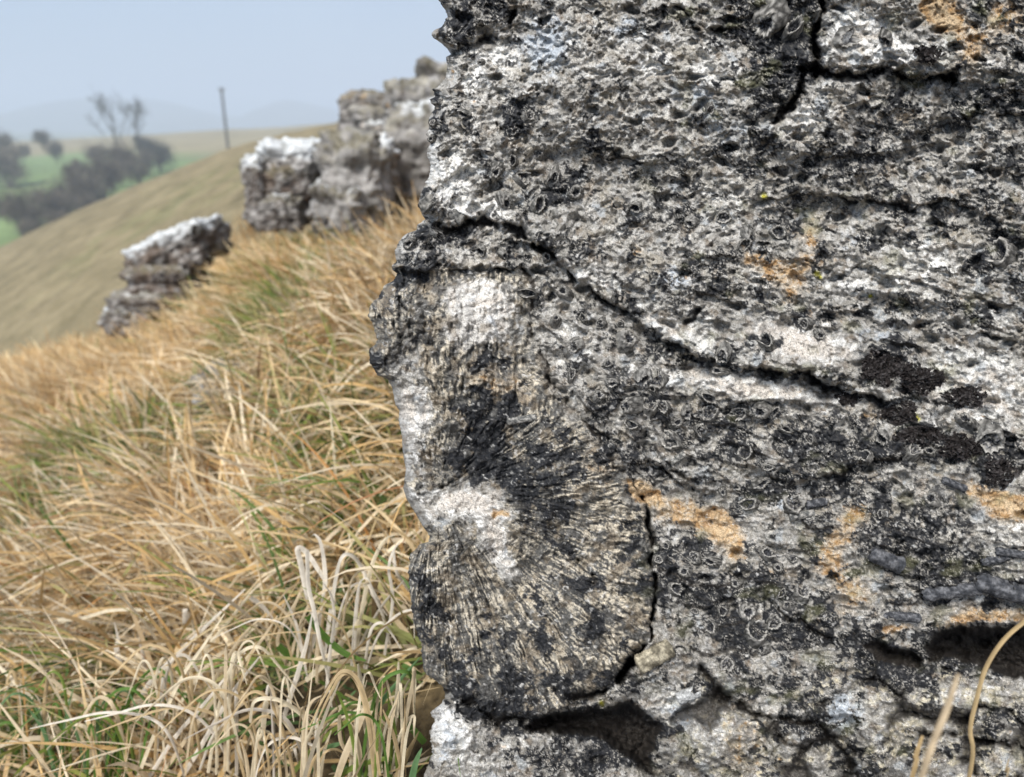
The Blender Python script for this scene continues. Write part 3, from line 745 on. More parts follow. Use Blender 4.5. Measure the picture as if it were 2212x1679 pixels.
# close the top, the bottom and the right-hand side backwards
def pad_rows(P, C, L, top):
    r = P[:1] if top else P[-1:]
    c = C[:1] if top else C[-1:]; l_ = L[:1] if top else L[-1:]
    k = np.arange(1, 9)[:, None, None]
    w = np.clip(1 - np.linspace(0, 1, P.shape[1])[None, :, None] * 0, 0, 1)
    ex = r + np.array([0, .07, .012] if top else [0, .004, -.045])[None, None, :] * k * w
    ex = ex + .012 * np.stack([fbm2(ex[..., 0] * 14, ex[..., 1] * 14, 3, 130)] * 3, -1) * [0, 0, 1]
    cc_ = np.repeat(c, 8, 0); ll_ = np.repeat(l_, 8, 0)
    if top: return np.concatenate([ex[::-1], P]), np.concatenate([cc_, C]), np.concatenate([ll_, L])
    return np.concatenate([P, ex]), np.concatenate([C, cc_]), np.concatenate([L, ll_])
P, base, lab = pad_rows(P, base, lab, True)
P, base, lab = pad_rows(P, base, lab, False)
exc = P[:, -1:] + np.arange(1, 8)[None, :, None] * np.array([.02, .08, 0])[None, None, :]
P = np.concatenate([P, exc], 1); base = np.concatenate([base, np.repeat(base[:, -1:], 7, 1)], 1); lab = np.concatenate([lab, np.repeat(lab[:, -1:], 7, 1)], 1)

nr, nc = P.shape[:2]
faces = grid_faces(nr, nc)
flab = lab[:-1, :-1].reshape(-1)
Vall = P.reshape(-1, 3); Call = base.reshape(-1, 3)
ROCK_LOC = np.array([0.15, 0.62, -0.55])
rock = empty("limestone_outcrop", ROCK_LOC, "big close-up pitted black and white limestone outcrop crusted with lichen and fossil corals", "rock")
names = {0: ("rock_slab", "pitted grey upper slab left of the wide crack"), 1: ("rock_bed", "layered bed crowded with tubular coral fossils"), 2: ("rock_slab", "white and ochre block beyond the wide crack"),
         3: ("coral_colony", "fan-shaped fossil coral colony with radiating fibres"), 4: ("rock_base", "pale blotched base block below the coral fan"),
         5: ("rock_base", "yellowish broken block at the bottom middle"), 6: ("rock_base", "broken stones under the dark hollow")}
for k, (nm, lb) in names.items():
    f = faces[flab == k]
    if not len(f): continue
    u, inv = np.unique(f, return_inverse=True)
    me = mesh_np(nm, Vall[u] - ROCK_LOC, inv.reshape(-1, 4), Call[u])
    link(nm, me, M_ROCK, rock, label=lb)

# look-up of the rock's surface for things fixed to it
def rock_pt(px, py):
    ri = int(np.clip(np.searchsorted(rows, py), 2, R - 3))
    ci = int(np.clip(np.searchsorted(PX[ri], px), 2, len(cl) - 3))
    a = T[max(ri - 4, 0):ri + 5, max(ci - 4, 0):ci + 5]
    return ray(px, py) * float(np.median(a)), float(np.median(a))

from mathutils import Vector, Matrix, Quaternion
rng = np.random.default_rng(7)
# ---- coral cups: ribbed tubes standing out of the stone
def cup_mesh(seed, n=30):
    g = np.random.default_rng(seed); kind = seed % 3
    if kind == 0:    # open, hollow tube
        prof = [(1.3, -1.0, 0), (1.18, -.35, 0), (1.08, .1, 0), (1.0, .34, 1), (.88, .40, 2), (.74, .26, 1), (.62, -.15, 3), (.44, -.40, 3), (.2, -.42, 3), (0.0, -.4, 3)]
    elif kind == 1:  # rim with a packed, radiating middle
        prof = [(1.35, -1.0, 0), (1.2, -.35, 0), (1.08, .05, 0), (1.0, .26, 1), (.86, .28, 2), (.72, .10, 1), (.52, .02, 3), (.34, .06, 1), (.16, -.06, 3), (0.0, -.02, 3)]
    else:            # worn-down stump with a shallow dimple
        prof = [(1.4, -1.0, 0), (1.25, -.3, 0), (1.1, .15, 0), (.92, .42, 1), (.74, .52, 1), (.58, .44, 2), (.42, .22, 3), (.26, .08, 3), (.1, .1, 3), (0.0, .1, 3)]
    V, C = [], []
    a = np.linspace(0, 2 * math.pi, n, endpoint=False)
    lf = lambda k, m: m * (np.sin(a * 2 + g.uniform(0, 6)) * .6 + np.sin(a * 3 + g.uniform(0, 6)) * .5 + np.sin(a * 5 + g.uniform(0, 6)) * .4)
    wobr = 1 + lf(0, .13); wobz = lf(1, .20)
    brk = sst(.2, .9, np.sin(a + g.uniform(0, 6))) * g.uniform(.2, .8)     # broken-down side of the rim
    for i, (r, z, k) in enumerate(prof):
        rib = (np.arange(n) % 2) * 2 - 1
        rr_ = r * wobr * (1 + (.06 * rib if k in (1, 2) else .03 * rib) + .05 * g.uniform(-1, 1, n))
        zz = z + wobz * (1 if k else .4) + (.09 * rib if k in (1, 2, 3) else 0) + .07 * g.uniform(-1, 1, n) - (brk * .5 if 0 < i < 6 else 0)
        V.append(np.stack([rr_ * np.cos(a), rr_ * np.sin(a), zz], -1))
        colr = {0: (.22, .21, .19), 1: (.27, .255, .23), 2: (.40, .38, .34), 3: (.025, .025, .027)}[k]
        c = np.array(colr)[None] * (1 + .25 * g.uniform(-1, 1, (n, 1)))
        if k == 3: c = np.where((rib > 0)[:, None] & (g.random((n, 1)) < .6), c * 5, c)
        if k in (0, 1): c = np.where((fbm2(a * 1.3 + i * .6, a * 0 + seed, 2, seed) > .05)[:, None], c * .28, c)
        if k == 2: c = np.where((fbm2(a * 1.6 + 3, a * 0 + seed, 2, seed) > .32)[:, None], c * .3, c)
        C.append(c)
    V = np.concatenate(V); C = np.concatenate(C)
    m = len(prof); F = []
    for i in range(m - 1):
        for j in range(n):
            F.append((i * n + j, i * n + (j + 1) % n, (i + 1) * n + (j + 1) % n, (i + 1) * n + j))
    me = mesh_np("coral_cup", V, F, C)
    me.materials.append(M_FOSSIL)
    return me
cups = [cup_mesh(40 + i, 26 + 2 * (i % 3)) for i in range(9)]
for i, (cx_, cy_, cr_) in enumerate(CUPS):
    p, t = rock_pt(cx_, cy_)
    o = bpy.data.objects.new("coral_cup", cups[i % 9]); COL.objects.link(o); o.parent = rock
    g = np.random.default_rng(900 + i)
    r_ = 1.05 * cr_ * t / F_PX * g.uniform(.72, 1.25)
    ax = -ray(cx_, cy_); ax = ax / np.linalg.norm(ax) + g.uniform(-1, 1, 3) * [.6, .1, .6]
    q = Vector(ax).to_track_quat('Z', 'Y')
    dz = .0010 + g.uniform(0, 1) * .0022
    o.rotation_mode = 'QUATERNION'; o.rotation_quaternion = q @ Quaternion((0, 0, 1), g.uniform(0, 6.28))
    o.location = Vector(p - ROCK_LOC) + q @ Vector((0, 0, dz))
    sq = g.uniform(.5, 1.0)
    o.scale = (r_, r_ * sq, r_ * g.uniform(1.1, 1.8))

# ---- branching coral stems lying in the bedding
def stem_mesh(seed, L):
    g = np.random.default_rng(seed); n, m = 18, 34
    a = np.linspace(0, 2 * math.pi, n, endpoint=False); z = np.linspace(0, L, m)
    A_, Z_ = np.meshgrid(a, z)
    r = 1 + .26 * fbm2(np.cos(A_) * 1.5 + seed, Z_ * .9 + np.sin(A_), 4, seed) + .05 * np.where(np.arange(m)[:, None] % 2, 1, -1) + .03 * np.where(np.arange(n)[None, :] % 2, 1, -1)
    r[0] *= .25; r[1] *= .8; r[-1] *= .25; r[-2] *= .8
    V = np.stack([r * np.cos(A_), r * np.sin(A_), Z_], -1).reshape(-1, 3)
    F = []
    for i in range(m - 1):
        for j in range(n): F.append((i * n + j, i * n + (j + 1) % n, (i + 1) * n + (j + 1) % n, (i + 1) * n + j))
    nz_ = fbm2(A_ * 1.6, Z_ * .9, 4, seed + 3).reshape(-1)
    return V, F, nz_
STEMS = [(1992,1286,2122,1270,15,'d'),(2108,1254,2230,1292,21,'d'),(2035,1036,2088,1058,8,'d'),(2120,1216,2180,1202,9,'d'),(1376,1440,1452,1396,20,'c'),(1462,1512,1514,1490,13,'p'),(962,452,1004,474,16,'g'),(915,432,932,452,20,'g'),
 (1900,1330,1990,1336,10,'d'),(1705,1118,1760,1108,9,'g'),(1450,1000,1480,980,8,'g'),(1095,912,1160,902,8,'g'),(1880,1195,1950,1225,17,'d'),(2150,1190,2215,1200,9,'d'),(1740,1092,1786,1084,9,'d')]
for i, (x0, y0, x1, y1, rp, kd) in enumerate(STEMS):
    p0, t0 = rock_pt(x0, y0); p1, t1 = rock_pt(x1, y1)
    tt = (t0 + t1) / 2 - rp * .35 * t0 / F_PX
    p0 = ray(x0, y0) * tt; p1 = ray(x1, y1) * tt
    rw = rp * tt / F_PX; Ln = np.linalg.norm(p1 - p0) / rw
    V, F, nv = stem_mesh(300 + i, Ln)
    pal = {'d': ((.045, .047, .052), (.17, .17, .175)), 'c': ((.16, .14, .10), (.55, .49, .36)), 'p': ((.30, .30, .29), (.60, .60, .58)), 'g': ((.10, .10, .095), (.40, .38, .34))}[kd]
    c = mix(np.repeat(np.array([pal[0]], np.float32), len(V), 0), pal[1], sst(-.25, .5, nv))
    me = mesh_np("coral_stem", V, F, c); me.materials.append(M_FOSSIL)
    o = bpy.data.objects.new("coral_stem", me); COL.objects.link(o); o.parent = rock
    o.rotation_mode = 'QUATERNION'; o.rotation_quaternion = Vector(p1 - p0).to_track_quat('Z', 'Y')
    o.location = Vector(p0 - ROCK_LOC); o.scale = (rw, rw, rw)

# ---- black leafy lichen
def lichen(px, py, rx, ry, n, label, seed):
    g = np.random.default_rng(seed)
    p0, t = rock_pt(px, py)
    o = empty("black_lichen", p0, label, "lichen", "black lichen tufts on the limestone")
    V, F, C = [], [], []
    for k in range(n):
        a = g.uniform(0, 6.283); q = math.sqrt(g.uniform(0, 1))
        x = px + rx * q * math.cos(a) * (1 + .25 * math.sin(3 * a + seed)); y = py + ry * q * math.sin(a) * (1 + .2 * math.cos(4 * a + seed))
        pp, tt = rock_pt(x, y)
        h = g.uniform(.2, 1) * (.0035 * (1.15 - q))
        vd = -ray(x, y) / np.linalg.norm(ray(x, y))
        c0 = pp + vd * (h + .0006)
        s = g.uniform(.0009, .0021)
        nrm = vd + g.uniform(-1, 1, 3) * .9; nrm /= np.linalg.norm(nrm)
        u = np.cross(nrm, g.uniform(-1, 1, 3)); u /= np.linalg.norm(u); v = np.cross(nrm, u)
        b = len(V); m = 7
        V.append(c0 - nrm * s * .35 - p0)
        cl_ = np.array([.016, .013, .012]) * g.uniform(.6, 1.8); C.append(cl_ * .8)
        for j in range(m):
            an = j / (m - 1) * 4.4; r_ = s * (1 + .35 * math.sin(j * 2.4 + k)) 
            V.append(c0 + (u * math.cos(an) + v * math.sin(an)) * r_ + nrm * s * .35 * math.sin(j * 1.9 + k) - p0); C.append(cl_ * 1.5)
        for j in range(m - 1): F.append((b, b + 1 + j, b + 2 + j))
    me = mesh_np("lobe", V, F, np.array(C)); me.materials.append(M_LICHEN)
    # the lobes of one tuft are one leafy body
    l_ = bpy.data.objects.new("thallus", me); COL.objects.link(l_); l_.parent = o
lichen(1905, 795, 46, 34, 420, "largest black leafy lichen tuft, on the smooth pink-white ledge", 1)
lichen(1985, 822, 46, 30, 360, "black lichen tuft joined to the right of the largest one", 2)
lichen(1833, 862, 24, 12, 110, "small black lichen tuft just below the dark end of the ledge crack", 3)
lichen(2085, 858, 44, 22, 260, "black lichen tuft beside a flat grey shell fragment, far right", 4)
lichen(1945, 895, 40, 22, 260, "ragged black lichen patch with a yellow speck beneath the largest tuft", 5)
lichen(1990, 940, 50, 20, 240, "black lichen strip above two small ring-shaped coral tubes", 6)
lichen(2075, 968, 44, 26, 240, "black lichen below the big round coral cup at right", 7)
lichen(2160, 1020, 34, 30, 220, "lowest black lichen patch, at the right edge above the ochre stain", 8)
lichen(2005, 118, 26, 18, 120, "small dark brown lichen cluster under the orange patch at top right", 9)

# ------------------------------------------------------------------ outcrops and stones on the slope
def rounded_block(name, px0, py0, px1, py1, t, thick, seed, parent, ploc, dark=.3, white=0.0, brown=0.0, orange=0, lean=0.0, rough=1.0, tilt=0.0, n=30, label=None, gy=0):
    g = np.linspace(-1, 1, n + 1)
    fs, vs = [], []; base_i = 0
    A_, B_ = np.meshgrid(g, g)
    for ax in range(3):
        for sg in (-1, 1):
            v = np.zeros(A_.shape + (3,)); v[..., ax] = sg; v[..., (ax + 1) % 3] = A_; v[..., (ax + 2) % 3] = B_ * sg
            vs.append(v.reshape(-1, 3)); fs.append(grid_faces(n + 1, n + 1)[:, ::-1] + base_i); base_i += (n + 1) ** 2
    V = np.concatenate(vs); Fc = np.concatenate(fs)
    key = np.round(V * 1e4).astype(np.int64); _, idx, inv = np.unique(key, axis=0, return_index=True, return_inverse=True)
    V = V[idx]; Fc = inv.reshape(-1)[Fc]
    V = V / (np.sum(np.abs(V) ** 6, 1) ** (1 / 6))[:, None]
    c = ray((px0 + px1) / 2, (py0 + py1) / 2) * t
    sx = (px1 - px0) / 2 * t / F_PX; sz = (py1 - py0) / 2 * t / F_PX; sy = thick / 2
    S = np.array([sx, sy, sz])
    Q = V * S
    m = min(sx, sz, sy)
    D = fbm3(Q + seed * 3.7, 1.3 / m, 4, seed) * .46 + fbm3(Q * [1, 1, 2.4] + seed, 4.2 / m, 4, seed + 5) * .16
    bed = np.floor((Q[:, 2] + .1 * m * fbm3(Q, 1 / m, 2, seed)) / (.34 * m)); bedn = _h(bed, bed * 0, 3, seed) - .5
    Q = Q + V * m * rough * (D + .22 * bedn * (np.abs(V[:, 2]) < .95))[:, None]
    Q[:, 0] += lean * Q[:, 2]
    ct, st_ = math.cos(radians(tilt)), math.sin(radians(tilt)); Q = np.stack([Q[:, 0] * ct - Q[:, 2] * st_, Q[:, 1], Q[:, 0] * st_ + Q[:, 2] * ct], -1)
    up = V[:, 2]
    nz_ = fbm3(Q + 2, 2.6 / m, 4, seed + 9); n2_ = fbm3(Q + 5, 7 / m, 3, seed + 12)
    col = np.repeat(np.array([[.20, .188, .17]]), len(Q), 0)
    col = mix(col, (.37, .35, .325), sst(-.1, .4, nz_))
    col = mix(col, (.06, .05, .045), sst(.35 - dark, .65 - dark, n2_ * .8 - nz_ * .5 + .05))
    if brown: col = mix(col, (.125, .09, .065), .8 * brown * sst(-.3, .3, fbm3(Q + 9, 2 / m, 3, seed + 2)))
    if white: col = mix(col, (.56, .57, .56), sst(.9 - white, 1.05 - white, up * .9 + nz_ * .45 + .1 * n2_))
    col = mix(col, (.20, .175, .09), .4 * sst(.45, .8, up + .5 * nz_) * (n2_ > -.1))
    if white > 0: col = mix(col, (.56, .57, .56), sst(.9 - white, 1.05 - white, up * .9 + nz_ * .45 + .1 * n2_) * (nz_ > -.18))
    if orange: col = mix(col, (.60, .33, .06), orange * sst(.15, .5, fbm3(Q + 30, 2.2 / m, 3, seed + 21)))
    me = mesh_np(name, Q + c - ploc, Fc, col)
    return link(name, me, M_BOULDER, parent, label=label)

def outcrop(name, label, cat, blocks, anchor, group=None):
    p, _ = ground_hit(*anchor)
    o = empty(name, p, label, cat, group)
    for i, b in enumerate(blocks):
        rounded_block("rock_block", *b[0], parent=o, ploc=p, **b[1])
    return o

outcrop("rock_ledge", "small dark brown stepped rock ledge with white lichen on its top, lowest on the slope", "rock", [
    ((300, 500, 474, 582, 2.58, .30, 11), dict(white=.42, dark=.34, brown=1.0, tilt=19, lean=.1)),
    ((304, 562, 430, 646, 2.54, .30, 13), dict(dark=.38, brown=1.0, white=-1)),
    ((276, 616, 392, 676, 2.52, .30, 14), dict(white=-.05, dark=.26, brown=.5)),
    ((256, 650, 330, 712, 2.50, .26, 15), dict(white=.2, dark=.28, brown=.3))], (350, 690), "limestone outcrops along the slope")
outcrop("rock_ledge", "middle limestone ledge with a broad white lichen cap and dark undercut side", "rock", [
    ((584, 308, 712, 380, 2.35, .30, 21), dict(white=.72, dark=.15)),
    ((554, 336, 596, 482, 2.32, .26, 23), dict(white=.3, dark=.36, brown=.4)),
    ((566, 356, 702, 440, 2.36, .30, 22), dict(dark=.42, brown=.9, white=0)),
    ((556, 415, 668, 486, 2.33, .28, 24), dict(dark=.3, brown=.3, white=.1)),
    ((702, 298, 838, 500, 2.20, .30, 25), dict(dark=.06, white=-.1, lean=.06)),
    ((690, 400, 800, 505, 2.16, .24, 28), dict(dark=.2, white=.1)),
    ((800, 300, 862, 420, 2.40, .26, 26), dict(dark=.22, brown=.5, white=.5, orange=.4))], (700, 500), "limestone outcrops along the slope")
outcrop("rock_ledge", "tall grey limestone outcrop with orange lichen, nearest behind the big rock", "rock", [
    ((752, 206, 900, 292, 3.1, .6, 31), dict(dark=.15, brown=.3, orange=.25)),
    ((790, 240, 900, 330, 3.0, .5, 36), dict(dark=.1, white=0)),
    ((850, 184, 1000, 330, 2.75, .5, 32), dict(dark=.12, orange=.5, lean=.05)),
    ((862, 230, 1010, 455, 2.6, .5, 33), dict(dark=.15, white=.1)),
    ((916, 156, 1080, 300, 2.9, .5, 34), dict(dark=.1)),
    ((800, 262, 880, 340, 2.95, .4, 35), dict(dark=.2, white=.4, orange=.3))], (900, 450), "limestone outcrops along the slope")
def stone(label, rect, t, seed, anchor, **kw):
    p, th_ = ground_hit(*anchor)
    o = rounded_block("stone", *rect, th_ * t, .12, seed, None, np.zeros(3), **kw)
    o["label"] = label; o["category"] = "stone"; o["group"] = "stones half buried in the grass"
stone("pale flat stone lying in the grass, left one of two below the middle ledge", (385, 642, 470, 688), .95, 41, (430, 680), dark=.1, white=.1)
stone("pale flat stone lying in the grass nearest below the middle ledge", (478, 616, 548, 652), .95, 42, (515, 640), dark=.1)
stone("dark brown stone sunk in a hollow of the dry grass", (436, 800, 562, 872), .92, 43, (500, 840), dark=.2, brown=1.0)

# ------------------------------------------------------------------ pole, hedge trees
def tube(pts, rad, n=8):
    pts = np.array(pts, float); V = []; F = []
    for i, p in enumerate(pts):
        d = pts[min(i + 1, len(pts) - 1)] - pts[max(i - 1, 0)]; d /= np.linalg.norm(d)
        u = np.cross(d, [0, 0, 1.0] if abs(d[2]) < .9 else [1.0, 0, 0]); u /= np.linalg.norm(u); v = np.cross(d, u)
        for j in range(n):
            a = 2 * math.pi * j / n; V.append(p + (u * math.cos(a) + v * math.sin(a)) * rad[i])
    m = len(pts)
    for i in range(m - 1):
        for j in range(n): F.append((i * n + j, i * n + (j + 1) % n, (i + 1) * n + (j + 1) % n, (i + 1) * n + j))
    return V, F

def field_z(x, y): return float(field_e(np.array(x / y), np.array(y))) * y
PYY = 80.0
r_t = ray(478, 190); r_b = ray(489, 300)
ptop = r_t * (PYY / r_t[1]); pbot = np.array([ptop[0], PYY, 0.0]); pbot[2] = min(field_z(ptop[0], PYY), (r_b * (PYY / r_b[1]))[2] - .5)
pole = empty("utility_pole", pbot, "lone thin wooden pole standing on the hillside against the sky", "pole")
L = ptop[2] - pbot[2]
V, F = tube([(0, 0, 0), (0, 0, L * .5), (0, 0, L)], [.14, .13, .11], 10)
link("shaft", mesh_np("shaft", V, F, np.tile([.10, .09, .08], (len(V), 1))), M_BARK, pole)
V, F = tube([(-.28, 0, L - .25), (.28, 0, L - .25)], [.05, .05], 6)
link("crossbar", mesh_np("crossbar", V, F, np.tile([.10, .09, .08], (len(V), 1))), M_BARK, pole)
for sx_ in (-.24, .24):
    V, F = tube([(sx_, 0, L - .2), (sx_, 0, L + .02)], [.05, .04], 6)
    link("insulator", mesh_np("insulator", V, F, np.tile([.25, .25, .25], (len(V), 1))), M_BARK, pole)

def bush(px, py, rpx, Y, label, seed, squash=1.0, col=(.135, .115, .09)):
    g = np.random.default_rng(seed)
    rc = ray(px, py); c = rc * (Y / rc[1]); r = rpx / F_PX * (Y / rc[1])
    gz = min(max(field_z(c[0], Y), c[2] - r * 1.15), c[2] - r * .8)
    o = empty("hedge_tree", (c[0], Y, gz), label, "tree", "leafless trees and bushes in the valley")
    ch = c[2] - gz
    V, F = [], []
    for k in range(4):
        an = g.uniform(0, 6.28); ex = np.array([math.cos(an), math.sin(an), .9]) * r * .6
        a, b = tube([(0, 0, -.3), (ex[0] * .15, ex[1] * .15, ch * .35), (ex[0] * .6, ex[1] * .6, ch * .8), (ex[0], ex[1], ch + ex[2] * .5)], [r * .07, r * .055, r * .035, r * .012], 6)
        b = [tuple(q + len(V) for q in f) for f in b]; V += list(a); F += b
    link("trunk", mesh_np("trunk", V, F, np.tile([.06, .055, .045], (len(V), 1))), M_BARK, o)
    n = 5200; r = r * 1.0
    # clumps of twigs spread over the crown
    nc_ = 34
    cd = g.normal(size=(nc_, 3)); cd /= np.linalg.norm(cd, axis=1)[:, None]
    cen = cd * (g.uniform(.25, .95, (nc_, 1))) * r * [1.05, 1.0, squash]
    cen[:, 2] = np.maximum(cen[:, 2], -ch + .1 * r)
    ci = g.integers(0, nc_, n)
    pos = cen[ci] + g.normal(size=(n, 3)) * r * g.uniform(.10, .34, (34, 1))[ci] + [0, 0, ch]
    d = g.normal(size=(n, 3)) + (pos - [0, 0, ch * .5]) / r * .8; d /= np.linalg.norm(d, axis=1)[:, None]
    s = np.cross(d, g.normal(size=(n, 3))); s /= np.linalg.norm(s, axis=1)[:, None]
    ln = r * g.uniform(.10, .24, (n, 1)); wd = r * g.uniform(.010, .024, (n, 1))
    V = np.stack([pos - s * wd, pos + s * wd, pos + d * ln], 1).reshape(-1, 3)
    F = np.arange(n * 3).reshape(-1, 3)
    c_ = np.repeat(np.array(col)[None] * g.uniform(.6, 1.5, (nc_, 1))[ci], 3, 0)
    link("crown", mesh_np("crown", V, F, c_, smooth=False), M_TWIG, o)
bush(38, 452, 44, 54, "nearest rounded bare hedge tree at the left edge, gap of light under it", 1)
bush(104, 436, 40, 58, "bare hedge tree second from the left along the near hedge", 2)
bush(160, 408, 44, 62, "big dark bare hedge tree in the middle of the near hedge", 3)
bush(218, 386, 42, 66, "dark bare hedge tree just below the tall bare trees", 4)
bush(168, 362, 24, 74, "smaller bare tree rising behind the middle of the near hedge", 5)
bush(252, 344, 32, 76, "bare bush at the foot of the taller forked tree", 6)
bush(296, 368, 24, 72, "low bare bush close to the brown slope, right end of the near hedge", 7)
bush(206, 334, 22, 88, "bare bush at the far end of the green field", 8)
bush(342, 334, 30, 88, "wide pale bare bush, furthest right behind the brown slope", 9, col=(.07, .068, .06))
bush(316, 316, 22, 94, "bare bush above and left of the furthest right one", 10, col=(.07, .068, .06))
bush(14, 360, 42, 84, "tall bare tree at the left edge on the green field", 11)
bush(8, 312, 22, 100, "bare treetop highest at the left edge", 12)
bush(90, 300, 18, 108, "narrow bare tree standing alone beyond the green field", 13)
bush(118, 322, 20, 104, "low bare bush right of the narrow lone tree", 14)
bush(50, 326, 14, 112, "small bare bush between the left edge tree and the lone tree", 15)
bush(60, 492, 22, 50, "low scrub in the gap under the nearest hedge tree", 16, .6)
bush(130, 474, 24, 53, "low dark scrub at the foot of the slope", 17, .6)
bush(186, 440, 22, 58, "low dark scrub against the slope right of the gap", 18, .6)

bush(72, 468, 28, 54, "bare bush filling the hedge between the two leftmost hedge trees", 19)
bush(134, 446, 32, 60, "bare hedge bush left of the big dark one, close to the slope", 20)
bush(192, 420, 32, 64, "bare hedge bush in front of the big dark one", 21)
bush(240, 372, 28, 70, "small dark hedge bush under the shorter bare tree", 22)
bush(276, 348, 26, 76, "bare bush between the feet of the two slender trees", 23)
bush(318, 346, 22, 84, "bare bush filling the gap before the furthest right one", 24)
def bare_tree(px, pytop, pybase, Y, label, seed, wide):
    g = np.random.default_rng(seed)
    rb, rt = ray(px, pybase), ray(px, pytop)
    x = rb[0] * Y / rb[1]; z0 = min(field_z(x, Y), rb[2] * Y / rb[1]); z1 = rt[2] * Y / rt[1]
    Ht = z1 - z0
    o = empty("bare_tree", (x, Y, z0), label, "tree", "leafless trees and bushes in the valley")
    V, F = tube([(0, 0, -.3), (.05, 0, Ht * .3), (.0, 0, Ht * .6), (.1, 0, Ht * .97)], [.15, .11, .08, .02], 8)
    link("trunk", mesh_np("trunk", V, F, np.tile([.07, .065, .055], (len(V), 1))), M_BARK, o)
    V, F = [], []
    def add(a, b):
        b = [tuple(q + len(V) for q in f) for f in b]; V.extend(a); F.extend(b)
    def grow(p, d, L_, r_, lv):
        q = p + d * L_ * .5 + g.normal(size=3) * L_ * .05; e = q + (d + np.array([0, 0, .25])) * L_ * .5
        add(*tube([p, q, e], [r_, r_ * .7, r_ * .35], 4))
        if lv:
            for k in range(4 if lv > 1 else 5):
                f = g.uniform(.35, 1); s = p + (e - p) * f
                dd = d + g.normal(size=3) * .55 + [0, 0, .2]; dd /= np.linalg.norm(dd)
                grow(s, dd, L_ * g.uniform(.4, .62), r_ * .5, lv - 1)
    for k in range(11):
        h = Ht * g.uniform(.28, .86); an = g.uniform(0, 6.28)
        d = np.array([math.cos(an) * wide, math.sin(an) * wide, 1.0]); d /= np.linalg.norm(d)
        grow(np.array([0, 0, h]), d, min(Ht * .36, (Ht - h) * .9 + .3), .04, 3)
    link("branches", mesh_np("branches", V, F, np.tile([.12, .115, .10], (len(V), 1))), M_BARK, o)
bare_tree(256, 228, 352, 84, "taller of two slender leafless trees rising above the hedge", 51, .55)
bare_tree(303, 238, 345, 90, "shorter slender leafless tree right of the taller one", 52, .4)

# ------------------------------------------------------------------ grass
def blades(roots, az, ln, wd, el0, curl, S, seed, g, colA, colB, name, twist=.8):
    """ribbons that rise and bend over; arrays, one entry per blade"""
    n = len(roots); t = np.linspace(0, 1, S + 1)
    el = el0[:, None] - curl[:, None] * t[None, :] ** 1.25
    azt = az[:, None] + (g.uniform(-.5, .5, n))[:, None] * t[None, :]
    step = (ln / S)[:, None]
    dx = np.cos(el) * np.cos(azt) * step; dy = np.cos(el) * np.sin(azt) * step; dz = np.sin(el) * step
    X = np.cumsum(dx, 1) - dx[:, :1]; Yc = np.cumsum(dy, 1) - dy[:, :1]; Z = np.cumsum(dz, 1) - dz[:, :1]
    C_ = np.stack([X, Yc, Z], -1) + roots[:, None, :]
    # keep above the soil
    gz = ground_z(C_[..., 0], C_[..., 1]) + .004 + .012 * g.random(n)[:, None]
    C_[..., 2] = np.maximum(C_[..., 2], gz)
    side = np.stack([-np.sin(azt), np.cos(azt), np.zeros_like(azt)], -1)
    nrm = np.stack([-np.sin(el) * np.cos(azt), -np.sin(el) * np.sin(azt), np.cos(el)], -1)
    tw = g.uniform(-1, 1, n)[:, None] * twist + g.uniform(-1.2, 1.2, n)[:, None] * t[None, :]
    sv = side * np.cos(tw)[..., None] + nrm * np.sin(tw)[..., None]
    w = wd[:, None] * np.interp(t, [0, .25, .7, .9, 1], [.75, 1, .8, .45, .08])[None, :] * .5
    Lf = C_ - sv * w[..., None]; Rt = C_ + sv * w[..., None]
    V = np.stack([Lf, Rt], 2).reshape(-1, 3)          # n, S+1, 2
    i = (np.arange(n) * (S + 1) * 2)[:, None] + (np.arange(S) * 2)[None, :]
    F = np.stack([i, i + 1, i + 3, i + 2], -1).reshape(-1, 4)
    k = np.clip(t[None, :] * 1.2 + g.uniform(-.3, .3, n)[:, None], 0, 1)[..., None]
    c = colA[:, None, :] * (1 - k) + colB[:, None, :] * k
    c = c * (1 + .12 * g.uniform(-1, 1, (n, 1, 1)))
    C = np.repeat(c[:, :, None, :], 2, 2).reshape(-1, 3)
    return mesh_np(name, V, F, C)

GREEN_SPOTS = [(262,1000,.13),(230,1060,.12),(330,1080,.10),(90,1150,.12),(40,1230,.10),(500,930,.14),(430,905,.10),(630,745,.18),(650,690,.2),(580,800,.12),(780,600,.16),(840,540,.16),(660,300,.35),(620,420,.1),
  (880,1530,.10),(800,1560,.09),(690,1640,.08),(760,1400,.07),(120,1560,.10),(180,1600,.10),(640,1420,.05),(300,760,.2),(720,920,.12),(820,1010,.1),(860,1120,.06),(560,620,.3)]
GS = np.array([list(ground_hit(a, b)[0][:2]) + [r] for a, b, r in GREEN_SPOTS])
def green_of(x, y):
    m = np.zeros(len(x))
    for gx_, gy_, r_ in GS: m = np.maximum(m, np.exp(-((x - gx_) ** 2 + ((y - gy_) * .6) ** 2) / (r_ * r_ * .55)))
    return m
PAL_STRAW = np.array([(.60, .46, .27), (.66, .53, .34), (.72, .62, .46), (.52, .37, .20), (.60, .52, .40), (.74, .66, .52), (.58, .40, .19), (.42, .32, .20)])
PAL_GREEN = np.array([(.10, .17, .035), (.15, .21, .05), (.07, .12, .035), (.19, .22, .07), (.11, .19, .07)])
PAL_RUST = np.array([(.42, .20, .06), (.34, .17, .08), (.46, .27, .10)])

